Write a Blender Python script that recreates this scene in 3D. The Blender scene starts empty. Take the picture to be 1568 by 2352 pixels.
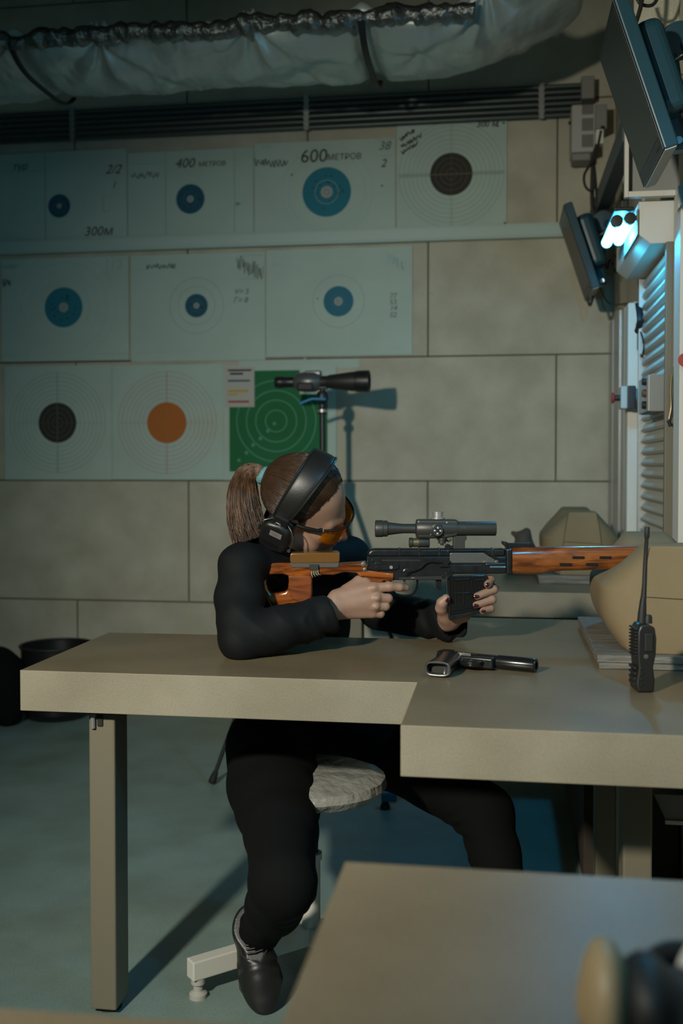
import bpy, bmesh, math, random
import numpy as np
from mathutils import Vector, Matrix, noise
random.seed(7); rng = np.random.default_rng(5)
SC = bpy.context.scene; COL = SC.collection

# ---------------------------------------------------------------- camera
F = 2420.; TH = math.radians(8.6); PH = math.radians(1.5); H = 1.18
CX = 784.; CY = 1176 - 42.6
Rv = Vector((math.cos(TH), math.sin(TH), 0))
Fv = Vector((-math.sin(TH)*math.cos(PH), math.cos(TH)*math.cos(PH), -math.sin(PH)))
Uv = Rv.cross(Fv)
CAMP = Vector((0, 0, H))
cd = bpy.data.cameras.new('camera'); cam = bpy.data.objects.new('camera', cd); COL.objects.link(cam)
cam.location = CAMP; cam.rotation_euler = (math.pi/2 - PH, 0, TH)
cd.sensor_fit = 'VERTICAL'; cd.sensor_height = 36; cd.sensor_width = 24; cd.lens = F/2352*36
cd.shift_y = -42.6/2352; cd.clip_start = .05
cd.dof.use_dof = True; cd.dof.focus_distance = 2.42; cd.dof.aperture_fstop = 3.1
SC.camera = cam

def ray(px, py): return Fv + Rv*((px-CX)/F) - Uv*((py-CY)/F)
def P(px, py, d): return CAMP + ray(px, py)*d
def PY(px, py, Y): r = ray(px, py); return CAMP + r*(Y/r.y)
def PZ(px, py, z): r = ray(px, py); return CAMP + r*((z-H)/r.z)
def PX(px, py, X): r = ray(px, py); return CAMP + r*(X/r.x)

# ---------------------------------------------------------------- world, light, exposure
W = bpy.data.worlds.new('world'); SC.world = W; W.use_nodes = True
W.node_tree.nodes['Background'].inputs[0].default_value = (.30, .52, .50, 1)
W.node_tree.nodes['Background'].inputs[1].default_value = .048
SC.view_settings.view_transform = 'Standard'; SC.view_settings.look = 'None'
SC.view_settings.gamma = 1; SC.view_settings.use_curve_mapping = False
SC.view_settings.exposure = 0.0
KEY_E = 372; FILL_E = 4; TUBE_E = 30; TUBE_W = 6.5
def look(o, loc, to):
    o.location = loc; o.rotation_euler = (Vector(to)-Vector(loc)).to_track_quat('-Z', 'Y').to_euler()
kd = bpy.data.lights.new('key_lamp', 'SPOT'); ko = bpy.data.objects.new('key_lamp', kd); COL.objects.link(ko)
kd.energy = KEY_E; kd.color = (1, .95, .80); kd.shadow_soft_size = .07; kd.spot_size = math.radians(79); kd.spot_blend = 1
look(ko, (-1.18, -.35, 1.98), (.22, 3.93, .50))
fd = bpy.data.lights.new('room_fill', 'AREA'); fo = bpy.data.objects.new('room_fill', fd); COL.objects.link(fo)
fd.energy = FILL_E; fd.color = (.42, .85, .88); fd.shape = 'RECTANGLE'; fd.size = 1.6; fd.size_y = 1.0
look(fo, (-1.6, .2, 3.0), (-1.1, 4.2, .6))

# ---------------------------------------------------------------- materials
MT = {}
def mat(name, col, rough=.6, metal=0., bump=0., bscale=40., var=0., vscale=8., spec=.5, emit=None, es=0., stretch=None, alpha=None, coat=0., trans=0., dist=.002):
    if name in MT: return MT[name]
    m = bpy.data.materials.new(name); m.use_nodes = True; nt = m.node_tree; b = nt.nodes['Principled BSDF']
    c = (*col, 1); b.inputs['Base Color'].default_value = c
    b.inputs['Roughness'].default_value = rough; b.inputs['Metallic'].default_value = metal
    b.inputs['Specular IOR Level'].default_value = spec
    b.inputs['Coat Weight'].default_value = coat; b.inputs['Coat Roughness'].default_value = .15
    if trans: b.inputs['Transmission Weight'].default_value = trans; b.inputs['IOR'].default_value = 1.05
    if emit: b.inputs['Emission Color'].default_value = (*emit, 1); b.inputs['Emission Strength'].default_value = es
    tc = nt.nodes.new('ShaderNodeTexCoord'); mp = nt.nodes.new('ShaderNodeMapping')
    nt.links.new(tc.outputs['Object'], mp.inputs['Vector'])
    if stretch: mp.inputs['Scale'].default_value = stretch
    if var:
        n = nt.nodes.new('ShaderNodeTexNoise'); n.inputs['Scale'].default_value = vscale; n.inputs['Detail'].default_value = 6
        nt.links.new(mp.outputs[0], n.inputs['Vector'])
        r = nt.nodes.new('ShaderNodeValToRGB'); r.color_ramp.elements[0].position = .3; r.color_ramp.elements[1].position = .7
        r.color_ramp.elements[0].color = (*[x*(1-var) for x in col], 1); r.color_ramp.elements[1].color = (*[min(1, x*(1+var)) for x in col], 1)
        nt.links.new(n.outputs['Fac'], r.inputs[0]); nt.links.new(r.outputs[0], b.inputs['Base Color'])
    if bump:
        n2 = nt.nodes.new('ShaderNodeTexNoise'); n2.inputs['Scale'].default_value = bscale; n2.inputs['Detail'].default_value = 4
        nt.links.new(mp.outputs[0], n2.inputs['Vector'])
        bp = nt.nodes.new('ShaderNodeBump'); bp.inputs['Strength'].default_value = bump; bp.inputs['Distance'].default_value = dist
        nt.links.new(n2.outputs['Fac'], bp.inputs['Height']); nt.links.new(bp.outputs[0], b.inputs['Normal'])
    MT[name] = m; return m

def wood_mat(name, dark, light, scale=1., rough=.25, coat=.6):
    m = mat(name, light, rough, coat=coat); nt = m.node_tree; b = nt.nodes['Principled BSDF']
    tc = nt.nodes.new('ShaderNodeTexCoord'); mp = nt.nodes.new('ShaderNodeMapping'); mp.inputs['Scale'].default_value = (3*scale, 14*scale, 22*scale)
    n = nt.nodes.new('ShaderNodeTexNoise'); n.inputs['Scale'].default_value = 2.2; n.inputs['Detail'].default_value = 8; n.inputs['Distortion'].default_value = 1.6
    r = nt.nodes.new('ShaderNodeValToRGB'); r.color_ramp.elements[0].position = .33; r.color_ramp.elements[1].position = .66
    r.color_ramp.elements[0].color = (*dark, 1); r.color_ramp.elements[1].color = (*light, 1)
    nt.links.new(tc.outputs['Object'], mp.inputs[0]); nt.links.new(mp.outputs[0], n.inputs[0]); nt.links.new(n.outputs['Fac'], r.inputs[0]); nt.links.new(r.outputs[0], b.inputs['Base Color'])
    return m

def speckle_mat(name, col, rough=.6, amt=.5):
    m = mat(name, col, rough, spec=.35); nt = m.node_tree; b = nt.nodes['Principled BSDF']
    tc = nt.nodes.new('ShaderNodeTexCoord')
    n1 = nt.nodes.new('ShaderNodeTexNoise'); n1.inputs['Scale'].default_value = 260; n1.inputs['Detail'].default_value = 3
    n2 = nt.nodes.new('ShaderNodeTexNoise'); n2.inputs['Scale'].default_value = 5; n2.inputs['Detail'].default_value = 7
    for n in (n1, n2): nt.links.new(tc.outputs['Object'], n.inputs['Vector'])
    r = nt.nodes.new('ShaderNodeValToRGB'); r.color_ramp.elements[0].position = .38; r.color_ramp.elements[1].position = .62
    r.color_ramp.elements[0].color = (*[c*(1-amt*.28) for c in col], 1); r.color_ramp.elements[1].color = (*[c*(1+amt*.12) for c in col], 1)
    r2 = nt.nodes.new('ShaderNodeValToRGB'); r2.color_ramp.elements[0].position = .3; r2.color_ramp.elements[1].position = .7
    r2.color_ramp.elements[0].color = (.80, .78, .74, 1); r2.color_ramp.elements[1].color = (1.08, 1.08, 1.08, 1)
    mx = nt.nodes.new('ShaderNodeMix'); mx.data_type = 'RGBA'; mx.blend_type = 'MULTIPLY'; mx.inputs[0].default_value = 1
    nt.links.new(n1.outputs['Fac'], r.inputs[0]); nt.links.new(n2.outputs['Fac'], r2.inputs[0])
    nt.links.new(r.outputs[0], mx.inputs[6]); nt.links.new(r2.outputs[0], mx.inputs[7]); nt.links.new(mx.outputs[2], b.inputs['Base Color'])
    bp = nt.nodes.new('ShaderNodeBump'); bp.inputs['Strength'].default_value = .35; bp.inputs['Distance'].default_value = .0012
    nt.links.new(n1.outputs['Fac'], bp.inputs['Height']); nt.links.new(bp.outputs[0], b.inputs['Normal'])
    return m

M_board = speckle_mat('fibreboard', (.51, .485, .385), .75)
M_top = speckle_mat('bench_surface', (.20, .148, .088), .36)
M_edge = speckle_mat('bench_edge', (.27, .242, .180), .62, .25)
M_floor = speckle_mat('floor_paint', (.23, .32, .30), .42)
M_ceil = mat('ceiling_brown', (.08, .06, .045), .8, var=.2)
M_conc = mat('rough_concrete', (.32, .30, .24), .9, bump=.9, bscale=30, var=.35, vscale=14, dist=.01)
M_black = mat('black_plastic', (.012, .012, .012), .38, bump=.15, bscale=500)
M_gloss = mat('black_gloss', (.010, .010, .010), .18)
M_case_glow = mat('casing_lamp_glow_tint', (.010, .052, .075), .40)  # blue tint paints the cyan lamp glow into the black casing
M_rubber = mat('black_rubber', (.012, .012, .012), .6)
M_gun = mat('gun_black', (.018, .020, .021), .30, metal=.35, bump=.12, bscale=300, var=.3, vscale=60)
M_steel = mat('bare_steel', (.20, .20, .19), .38, metal=.8, bump=.1, bscale=200)
M_scope = mat('scope_paint', (.060, .060, .055), .42, metal=.45, bump=.2, bscale=900, dist=.0006)
M_brass = mat('brass_worn', (.30, .22, .12), .35, metal=.8)
M_alu = mat('aluminium', (.42, .42, .40), .35, metal=.6)
M_white = mat('white_metal', (.62, .60, .54), .5)
M_offw = mat('offwhite_plastic', (.42, .40, .36), .55)
M_greyp = mat('grey_plastic', (.24, .24, .22), .6)
M_tan = mat('tan_leg_paint', (.17, .15, .105), .45, bump=.1, bscale=60)
M_dark = mat('dark_steel', (.03, .03, .028), .5, metal=.4)
M_paper = mat('paper', (.44, .545, .48), .8, bump=.2, bscale=9, var=.05, vscale=4)
M_ink = mat('ink_black', (.035, .032, .026), .8)
M_inkg = mat('ink_grey', (.12, .14, .13), .8)
M_ring = mat('ring_grey', (.33, .41, .37), .8)
M_blue = mat('target_blue', (.01, .175, .24), .75)
M_blued = mat('target_dark_blue', (.008, .085, .135), .75)
M_blueln = mat('blue_line', (.33, .50, .49), .8)
M_orange = mat('target_orange', (.45, .125, .015), .75)
M_pink = mat('ring_pink', (.47, .34, .32), .8)
M_green = mat('target_green', (.002, .135, .040), .75)
M_gring = mat('ring_pale_green', (.10, .30, .22), .8)
M_yel = mat('notice_yellow', (.5, .33, .05), .8)
M_red = mat('notice_red', (.35, .04, .03), .7)
M_canvas = mat('khaki_canvas', (.225, .165, .088), .85, bump=.5, bscale=900, var=.10, vscale=5, dist=.0008)
M_oldwood = mat('weathered_board', (.16, .15, .13), .7, bump=.8, bscale=12, stretch=(3, 30, 30), var=.4, vscale=4, dist=.004)
M_duct = mat('silver_cloth', (.48, .55, .52), .40, metal=.35, bump=.4, bscale=22, dist=.01)
M_foil = mat('crumpled_foil', (.20, .21, .20), .32, metal=.8, bump=.9, bscale=30, dist=.02)
M_tube = mat('lamp_tube', (.8, .9, 1), .3, emit=(.05, .50, .90), es=TUBE_E)
M_skin = mat('skin', (.34, .205, .145), .48, bump=.12, bscale=350, var=.06, vscale=30)
M_skin.node_tree.nodes['Principled BSDF'].inputs['Subsurface Weight'].default_value = .12
M_skin.node_tree.nodes['Principled BSDF'].inputs['Subsurface Radius'].default_value = (.01, .004, .002)
M_lip = mat('lip', (.33, .13, .10), .45)
M_nail = mat('nail_polish', (.035, .003, .008), .12, coat=.8)
M_shirt = mat('black_jersey', (.0045, .0056, .0062), .75, bump=.12, bscale=900, spec=.22, dist=.0008)
M_trous = mat('black_denim', (.0042, .0046, .0046), .9, bump=.2, bscale=600, spec=.15)
M_leather = mat('black_leather', (.013, .013, .013), .40, bump=.3, bscale=420, dist=.0008)
M_hair = mat('brown_hair', (.040, .021, .0115), .36, var=.35, vscale=22, spec=.45)
M_hair2 = mat('ponytail_hair', (.085, .041, .019), .38, stretch=(2.2, 2.2, .2), var=.6, vscale=28, spec=.45)
M_tie = mat('hair_tie_teal', (.12, .28, .30), .8, bump=.8, bscale=160, dist=.004)
M_wood = wood_mat('stock_wood', (.030, .006, .002), (.34, .090, .014), 1.0, .16, 1.)
M_wood2 = wood_mat('handguard_wood', (.085, .020, .005), (.33, .105, .022), 1.0, .25)
M_pad = mat('brown_bakelite', (.16, .075, .018), .22, coat=.5)
M_vinyl = mat('grey_vinyl', (.28, .275, .25), .4, bump=1., bscale=26, dist=.01, var=.2, vscale=18)
M_lens = bpy.data.materials.new('amber_lens'); M_lens.use_nodes = True
_nt = M_lens.node_tree; _nt.nodes.clear(); _o = _nt.nodes.new('ShaderNodeOutputMaterial'); _t = _nt.nodes.new('ShaderNodeBsdfTransparent'); _t.inputs[0].default_value = (1, .52, .04, 1)
_d = _nt.nodes.new('ShaderNodeBsdfDiffuse'); _d.inputs[0].default_value = (.75, .36, .02, 1); _g = _nt.nodes.new('ShaderNodeBsdfGlossy'); _g.inputs['Roughness'].default_value = .06
_m1 = _nt.nodes.new('ShaderNodeMixShader'); _m1.inputs[0].default_value = .30; _m2 = _nt.nodes.new('ShaderNodeMixShader'); _m2.inputs[0].default_value = .05
_nt.links.new(_t.outputs[0], _m1.inputs[1]); _nt.links.new(_d.outputs[0], _m1.inputs[2]); _nt.links.new(_m1.outputs[0], _m2.inputs[1]); _nt.links.new(_g.outputs[0], _m2.inputs[2]); _nt.links.new(_m2.outputs[0], _o.inputs[0])
M_glass = mat('dark_glass', (.01, .015, .02), .05)
M_screen = mat('screen_dark', (.018, .019, .018), .35)
M_bluep_lit = mat('blue_plastic_and_lit_blue', (.0, .16, .30), .4)  # handle is really blue; on the stand bracket it paints blue light
M_brown = mat('dark_ply', (.045, .033, .022), .8, var=.2)
M_tag = mat('label_grey', (.20, .19, .17), .5)
M_redled = mat('red_indicator', (.6, .03, .02), .3, emit=(1, .08, .04), es=.5)

# ---------------------------------------------------------------- object helpers
def link(o, parent=None):
    COL.objects.link(o)
    if parent is not None: o.parent = parent; o.matrix_parent_inverse = Matrix.Identity(4)
    return o
def tag(o, label=None, cat=None, group=None, kind=None):
    if label: o['label'] = label
    if cat: o['category'] = cat
    if group: o['group'] = group
    if kind: o['kind'] = kind
    return o
def root(name, loc, label, cat, group=None, rz=0):
    o = bpy.data.objects.new(name, None); o.location = loc; o.rotation_euler = (0, 0, rz); o.empty_display_size = .05
    link(o); return tag(o, label, cat, group)
def obj(name, bm, m, parent=None, origin=None, smooth=False, bevel=0, seg=2, sub=0, world=False):
    """world=True: bmesh is in world coordinates; it is moved into the parent's frame"""
    if isinstance(bm, bmesh.types.BMesh):
        me = bpy.data.meshes.new(name); bmesh.ops.recalc_face_normals(bm, faces=bm.faces[:]); bm.to_mesh(me); bm.free()
    else: me = bm
    for x in (m if isinstance(m, (list, tuple)) else [m]): me.materials.append(x)
    if world and parent is not None:
        mw = Matrix.LocRotScale(parent.location, parent.rotation_euler, None) if parent.parent is None else \
            Matrix.LocRotScale(parent.parent.location, parent.parent.rotation_euler, None) @ Matrix.LocRotScale(parent.location, parent.rotation_euler, None)
        me.transform(mw.inverted())
    if origin is not None and parent is None: me.transform(Matrix.Translation(-Vector(origin)))
    o = bpy.data.objects.new(name, me); link(o, parent)
    if origin is not None and parent is None: o.location = origin
    if smooth:
        for p in me.polygons: p.use_smooth = True
        if smooth != 'all':
            try: me.set_sharp_from_angle(angle=math.radians(38))
            except Exception: pass
    if bevel:
        b = o.modifiers.new('bevel', 'BEVEL'); b.width = bevel; b.segments = seg; b.limit_method = 'ANGLE'; b.angle_limit = math.radians(40)
        b.harden_normals = False
    if sub:
        s = o.modifiers.new('sub', 'SUBSURF'); s.levels = sub; s.render_levels = sub
    return o
def BM(): return bmesh.new()
def add_box(bm, x0, x1, y0, y1, z0, z1, mi=0, M=None):
    vs = [bm.verts.new((x, y, z)) for x in (x0, x1) for y in (y0, y1) for z in (z0, z1)]
    if M is not None:
        for v in vs: v.co = M @ v.co
    fs = []
    for q in ((0,1,3,2),(4,6,7,5),(0,4,5,1),(2,3,7,6),(0,2,6,4),(1,5,7,3)):
        f = bm.faces.new([vs[i] for i in q]); f.material_index = mi; fs.append(f)
    return fs
def frame_of(d):
    d = Vector(d).normalized(); a = Vector((0,0,1)) if abs(d.z) < .9 else Vector((1,0,0))
    u = d.cross(a).normalized(); return d, u, d.cross(u)
def add_tube(bm, pts, r, n=10, cap=True, mi=0, flat=1., up=None):
    """tube along points; r number or list; flat squashes along second axis"""
    pts = [Vector(p) for p in pts]; rs = r if isinstance(r, (list, tuple)) else [r]*len(pts)
    rings = []; u = None
    for i, p in enumerate(pts):
        d = (pts[min(i+1, len(pts)-1)] - pts[max(i-1, 0)])
        d = d.normalized() if d.length > 1e-9 else Vector((0,0,1))
        if u is None:
            a = Vector(up) if up is not None else (Vector((0,0,1)) if abs(d.z) < .9 else Vector((1,0,0)))
            u = d.cross(a).normalized()
        else:
            u = (u - d*u.dot(d)).normalized()
        w = d.cross(u)
        rings.append([bm.verts.new(p + u*(math.cos(2*math.pi*k/n)*rs[i]) + w*(math.sin(2*math.pi*k/n)*rs[i]*flat)) for k in range(n)])
    for a, b in zip(rings, rings[1:]):
        for k in range(n):
            f = bm.faces.new((a[k], a[(k+1) % n], b[(k+1) % n], b[k])); f.material_index = mi; f.smooth = True
    if cap:
        for rg, rev in ((rings[0], True), (rings[-1], False)):
            f = bm.faces.new(rg[::-1] if rev else rg); f.material_index = mi
    return rings
def add_lathe(bm, prof, o=(0,0,0), axis=(0,0,1), n=32, mi=0, sy=1.):
    """prof list of (radius, distance along axis)"""
    d, u, w = frame_of(axis); o = Vector(o); rings = []
    for r, t in prof:
        if r < 1e-6: rings.append([bm.verts.new(o + d*t)])
        else: rings.append([bm.verts.new(o + d*t + u*(math.cos(2*math.pi*k/n)*r) + w*(math.sin(2*math.pi*k/n)*r*sy)) for k in range(n)])
    for a, b in zip(rings, rings[1:]):
        if len(a) == 1 and len(b) == 1: continue
        for k in range(n):
            k2 = (k+1) % n
            if len(a) == 1: vs = (a[0], b[k2], b[k])
            elif len(b) == 1: vs = (a[k], a[k2], b[0])
            else: vs = (a[k], a[k2], b[k2], b[k])
            f = bm.faces.new(vs); f.material_index = mi
    for rg in (rings[0], rings[-1]):
        if len(rg) > 1: bm.faces.new(rg).material_index = mi
def add_prism(bm, pts, M, t0, t1, mi=0, mi_side=None):
    """pts 2D outline (a,b); M maps (a, t, b) to world"""
    lo = [bm.verts.new(M @ Vector((a, t0, b))) for a, b in pts]; hi = [bm.verts.new(M @ Vector((a, t1, b))) for a, b in pts]
    f = bm.faces.new(lo); f.material_index = mi; f = bm.faces.new(hi[::-1]); f.material_index = mi
    n = len(pts)
    for i in range(n):
        f = bm.faces.new((lo[i], hi[i], hi[(i+1) % n], lo[(i+1) % n])); f.material_index = mi if mi_side is None else mi_side
def smooth_path(pts, n=8):
    pts = [Vector(p) for p in pts]; out = []
    for i in range(len(pts)-1):
        p0 = pts[max(i-1, 0)]; p1 = pts[i]; p2 = pts[i+1]; p3 = pts[min(i+2, len(pts)-1)]
        for k in range(n):
            t = k/n
            out.append(.5*((2*p1)+(p2-p0)*t+(2*p0-5*p1+4*p2-p3)*t*t+(3*p1-p0-3*p2+p3)*t**3))
    out.append(pts[-1]); return out
I4 = Matrix.Identity(4)
def box(name, x0, x1, y0, y1, z0, z1, m, parent=None, bevel=0.002, **k):
    bm = BM(); add_box(bm, x0, x1, y0, y1, z0, z1)
    return obj(name, bm, m, parent, origin=((x0+x1)/2, (y0+y1)/2, z0), bevel=bevel, world=True, **k)
def struct(o): o['kind'] = 'structure'; return o
def text_verts(s, size, shear=0., off=0.):
    cu = bpy.data.curves.new('t', 'FONT'); cu.body = s; cu.size = size; cu.shear = shear; cu.align_x = 'CENTER'; cu.align_y = 'CENTER'; cu.resolution_u = 3; cu.offset = off
    o = bpy.data.objects.new('t', cu); COL.objects.link(o)
    dg = bpy.context.evaluated_depsgraph_get(); me = bpy.data.meshes.new_from_object(o.evaluated_get(dg))
    bpy.data.objects.remove(o); bpy.data.curves.remove(cu)
    vs = [v.co.copy() for v in me.vertices]; fs = [tuple(p.vertices) for p in me.polygons]; bpy.data.meshes.remove(me)
    return vs, fs
def add_text(bm, s, c, u, w, size, mi=0, shear=0., off=0.):
    vs, fs = text_verts(s, size, shear, off); c = Vector(c); u = Vector(u); w = Vector(w)
    nv = [bm.verts.new(c + u*v.x + w*v.y) for v in vs]
    for f in fs:
        try: bm.faces.new([nv[i] for i in f]).material_index = mi
        except ValueError: pass

# ---------------------------------------------------------------- implicit surfaces (smooth blobs meshed with surface nets)
class Blob:
    def __init__(s, lo, hi, h):
        s.h = h; s.lo = np.array(lo, float); n = np.ceil((np.array(hi)-s.lo)/h).astype(int)+1
        s.n = n; s.v = np.full(n, 1.0, np.float32)
    def _region(s, lo, hi):
        a = np.maximum(0, np.floor((lo-s.lo)/s.h).astype(int)); b = np.minimum(s.n, np.ceil((hi-s.lo)/s.h).astype(int)+1)
        if (b <= a).any(): return None, None
        g = np.meshgrid(*[s.lo[i]+s.h*np.arange(a[i], b[i]) for i in range(3)], indexing='ij')
        return tuple(slice(a[i], b[i]) for i in range(3)), np.stack(g, -1)
    def _comb(s, sl, d, k, op):
        o = s.v[sl]
        if op == 'add':
            if k > 0:
                hh = np.clip(.5+.5*(o-d)/k, 0, 1); r = o*(1-hh)+d*hh-k*hh*(1-hh)
            else: r = np.minimum(o, d)
        else:
            if k > 0:
                hh = np.clip(.5-.5*(o+d)/k, 0, 1); r = o*(1-hh)-d*hh+k*hh*(1-hh)
            else: r = np.maximum(o, -d)
        s.v[sl] = r
    def cap(s, a, b, r0, r1=None, k=.01, op='add'):
        a = np.array(a, float); b = np.array(b, float); r1 = r0 if r1 is None else r1; m = max(r0, r1)+k+3*s.h
        sl, g = s._region(np.minimum(a, b)-m, np.maximum(a, b)+m)
        if sl is None: return s
        ab = b-a; t = np.clip(((g-a)@ab)/max(ab@ab, 1e-12), 0, 1)
        d = np.linalg.norm(g-a-t[..., None]*ab, axis=-1)-(r0+(r1-r0)*t); s._comb(sl, d, k, op); return s
    def chain(s, pts, rs, k=.01, op='add'):
        for i in range(len(pts)-1): s.cap(pts[i], pts[i+1], rs[i], rs[i+1], k, op)
        return s
    def ell(s, c, r, ax=None, k=.01, op='add'):
        c = np.array(c, float); r = np.array(r, float); ax = np.eye(3) if ax is None else np.array([list(v) for v in ax], float)
        m = r.max()+k+3*s.h; sl, g = s._region(c-m, c+m)
        if sl is None: return s
        q = (g-c)@ax.T; k0 = np.linalg.norm(q/r, axis=-1); k1 = np.linalg.norm(q/(r*r), axis=-1)
        d = k0*(k0-1)/np.maximum(k1, 1e-9); s._comb(sl, d, k, op); return s
    def disp(s, fn):
        """add fn(points) to the distance near the surface"""
        idx = np.where(np.abs(s.v) < 4*s.h+.02); pts = np.stack([s.lo[i]+s.h*idx[i] for i in range(3)], -1)
        s.v[idx] += fn(pts).astype(np.float32); return s
    def mesh(s, name):
        v = s.v; sg = v < 0; n = np.array(v.shape)-1
        cnt = np.zeros(n, np.int8); offs = [(i, j, k) for i in (0,1) for j in (0,1) for k in (0,1)]
        def sub(a, o): return a[o[0]:o[0]+n[0], o[1]:o[1]+n[1], o[2]:o[2]+n[2]]
        for o in offs: cnt += sub(sg, o)
        act = np.argwhere((cnt > 0) & (cnt < 8)); idm = np.full(n, -1, np.int64); idm[tuple(act.T)] = np.arange(len(act))
        acc = np.zeros((len(act), 3)); num = np.zeros(len(act))
        for o in offs:
            for ax in range(3):
                if o[ax]: continue
                o2 = list(o); o2[ax] = 1
                va = v[tuple((act+o).T)]; vb = v[tuple((act+o2).T)]; mk = (va < 0) != (vb < 0)
                t = np.where(mk, va/np.where(mk, va-vb, 1), 0); p = np.tile(np.array(o, float), (len(act), 1)); p[:, ax] += t
                acc += p*mk[:, None]; num += mk
        co = s.lo+(act+acc/num[:, None])*s.h
        quads = []
        for ax in range(3):
            a1, a2 = (ax+1) % 3, (ax+2) % 3
            sl0 = [slice(None)]*3; sl1 = [slice(None)]*3; sl0[ax] = slice(0, -1); sl1[ax] = slice(1, None)
            ch = np.argwhere(sg[tuple(sl0)] != sg[tuple(sl1)])
            ch = ch[(ch[:, a1] > 0) & (ch[:, a2] > 0) & (ch[:, a1] < n[a1]) & (ch[:, a2] < n[a2])]
            ins = sg[tuple(ch.T)]; q = []
            for d1, d2 in ((-1,-1),(0,-1),(0,0),(-1,0)):
                c = ch.copy(); c[:, a1] += d1; c[:, a2] += d2; q.append(idm[tuple(c.T)])
            q = np.stack(q, -1); q[~ins] = q[~ins][:, ::-1]; quads.append(q)
        q = np.concatenate(quads); q = q[(q >= 0).all(1)]
        me = bpy.data.meshes.new(name); me.vertices.add(len(co)); me.vertices.foreach_set('co', co.astype(np.float32).ravel())
        me.loops.add(len(q)*4); me.loops.foreach_set('vertex_index', q.astype(np.int32).ravel())
        me.polygons.add(len(q)); me.polygons.foreach_set('loop_start', np.arange(0, len(q)*4, 4, dtype=np.int32)); me.polygons.foreach_set('loop_total', np.full(len(q), 4, np.int32))
        me.update(calc_edges=True); me.validate()
        me.polygons.foreach_set('use_smooth', np.ones(len(me.polygons), bool)); return me
def join_meshes(name, mes, mis=None):
    bm = BM()
    for i, me in enumerate(mes):
        nb = len(bm.faces); bm.from_mesh(me)
        if mis:
            bm.faces.ensure_lookup_table()
            for f in bm.faces[nb:]: f.material_index = mis[i]
    out = bpy.data.meshes.new(name); bm.to_mesh(out); bm.free()
    for p in out.polygons: p.use_smooth = True
    return out
def L(v): return np.array([v[0], v[1], v[2]], float)
#@@SETTING
# ================================================================ THE ROOM
XW = .51; YW = 5.0
def panel_wall():
    bm = BM(); g = .004
    zs = [-.08, .51, 1.108, 1.697, 2.28, 2.87, 3.46, 3.6]
    for i in range(len(zs)-1):
        off = -.343 if i % 2 == 1 else -.92
        xs = [off+1.172*k for k in range(-4, 4)]
        for a, b in zip(xs, xs[1:]):
            if b < -4 or a > XW: continue
            add_box(bm, max(a, -4)+g, min(b, XW+.05)-g, YW, YW+.02, max(zs[i], 0)+g, zs[i+1]-g)
    add_box(bm, -4, XW+.1, YW+.012, YW+.06, 0, 3.5, 1)
    for px, py in ((970,676),(990,675),(970,806),(992,806),(980,832),(977,949),(982,1088),(1262,954),(1285,955),(1265,826),(1287,824),(1262,1092),(1280,1097),(1278,800),(940,1240),(700,825)):
        p = PY(px, py, YW); add_lathe(bm, [(.007, 0), (.007, .003), (0, .004)], (p.x, YW+.001, p.z), (0,-1,0), 10, 2)
    return bm
struct(obj('wall_back', panel_wall(), [M_board, mat('seam_brown', (.14, .11, .08), .8), M_offw], bevel=0))
struct(box('floor', -4, XW+.1, -4.2, YW+.05, -.05, 0, M_floor, bevel=0))
struct(box('ceiling', -4, XW+.1, -4.2, YW+.05, 3.5, 3.55, M_ceil, bevel=0))
struct(box('wall_left', -4.05, -4, -4.2, YW+.05, 0, 3.5, M_board, bevel=0))
bm = BM(); add_box(bm, XW, XW+.06, -4.2, YW, .74, 3.5)
for yy in (3.9, 4.45): pass
struct(obj('wall_right', bm, M_board))
bm = BM(); add_box(bm, XW-.005, XW+.06, -4.2, YW, 0, .74)
for k in range(9): add_box(bm, XW-.012, XW, -1.6+.8*k, -.85+.8*k, .30, .68)
struct(obj('wall_right_base', bm, M_conc))
# trims on the right side: column, profiles, frames
def trim(n, x0, x1, y0, y1, z0, z1, m, bev=.002): return struct(box('trim_%d' % n, x0, x1, y0, y1, z0, z1, m, bevel=bev))
bm = BM()
for a, b, x in ((4.40,4.50,.490),(4.51,4.66,.482),(4.67,4.80,.490),(4.81,4.96,.486)): add_box(bm, x, XW, a, b, 0, 1.83)
struct(obj('trim_1', bm, M_alu, bevel=.003))
trim(2, .459, XW, 4.00, 4.10, 0, 1.78, M_white, .006)
trim(3, .490, XW, 4.11, 4.38, 0, 1.8, M_offw)
trim(4, .497, XW, 3.855, 3.985, .6, 1.80, M_alu)
bm = BM()
add_box(bm, .354, .366, 3.19, 3.215, 1.965, 3.3); add_box(bm, .366, .498, 3.19, 3.215, 1.965, 1.982)
add_box(bm, .498, .520, 3.14, 3.215, 1.47, 1.982); add_box(bm, .366, .51, 3.225, 3.232, 1.982, 2.16, 1); add_box(bm, .366, .51, 3.226, 3.236, 2.16, 3.3, 2)
struct(obj('trim_5', bm, [M_white, M_greyp, M_board], bevel=.002))
trim(6, .487, XW, 3.03, 3.13, .75, 1.9, M_white)
trim(7, .322, .338, 3.005, 3.022, 0, .66, M_white)
# fiberboard strips above on the right wall
trim(8, .50, XW, 4.55, 4.60, 2.0, 3.5, M_white); trim(9, .50, XW, 3.95, 4.0, 2.0, 3.5, M_offw)
trim(10, .25, .265, 4.97, 5.0, 2.3, 3.0, M_brown) if False else None

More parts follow.
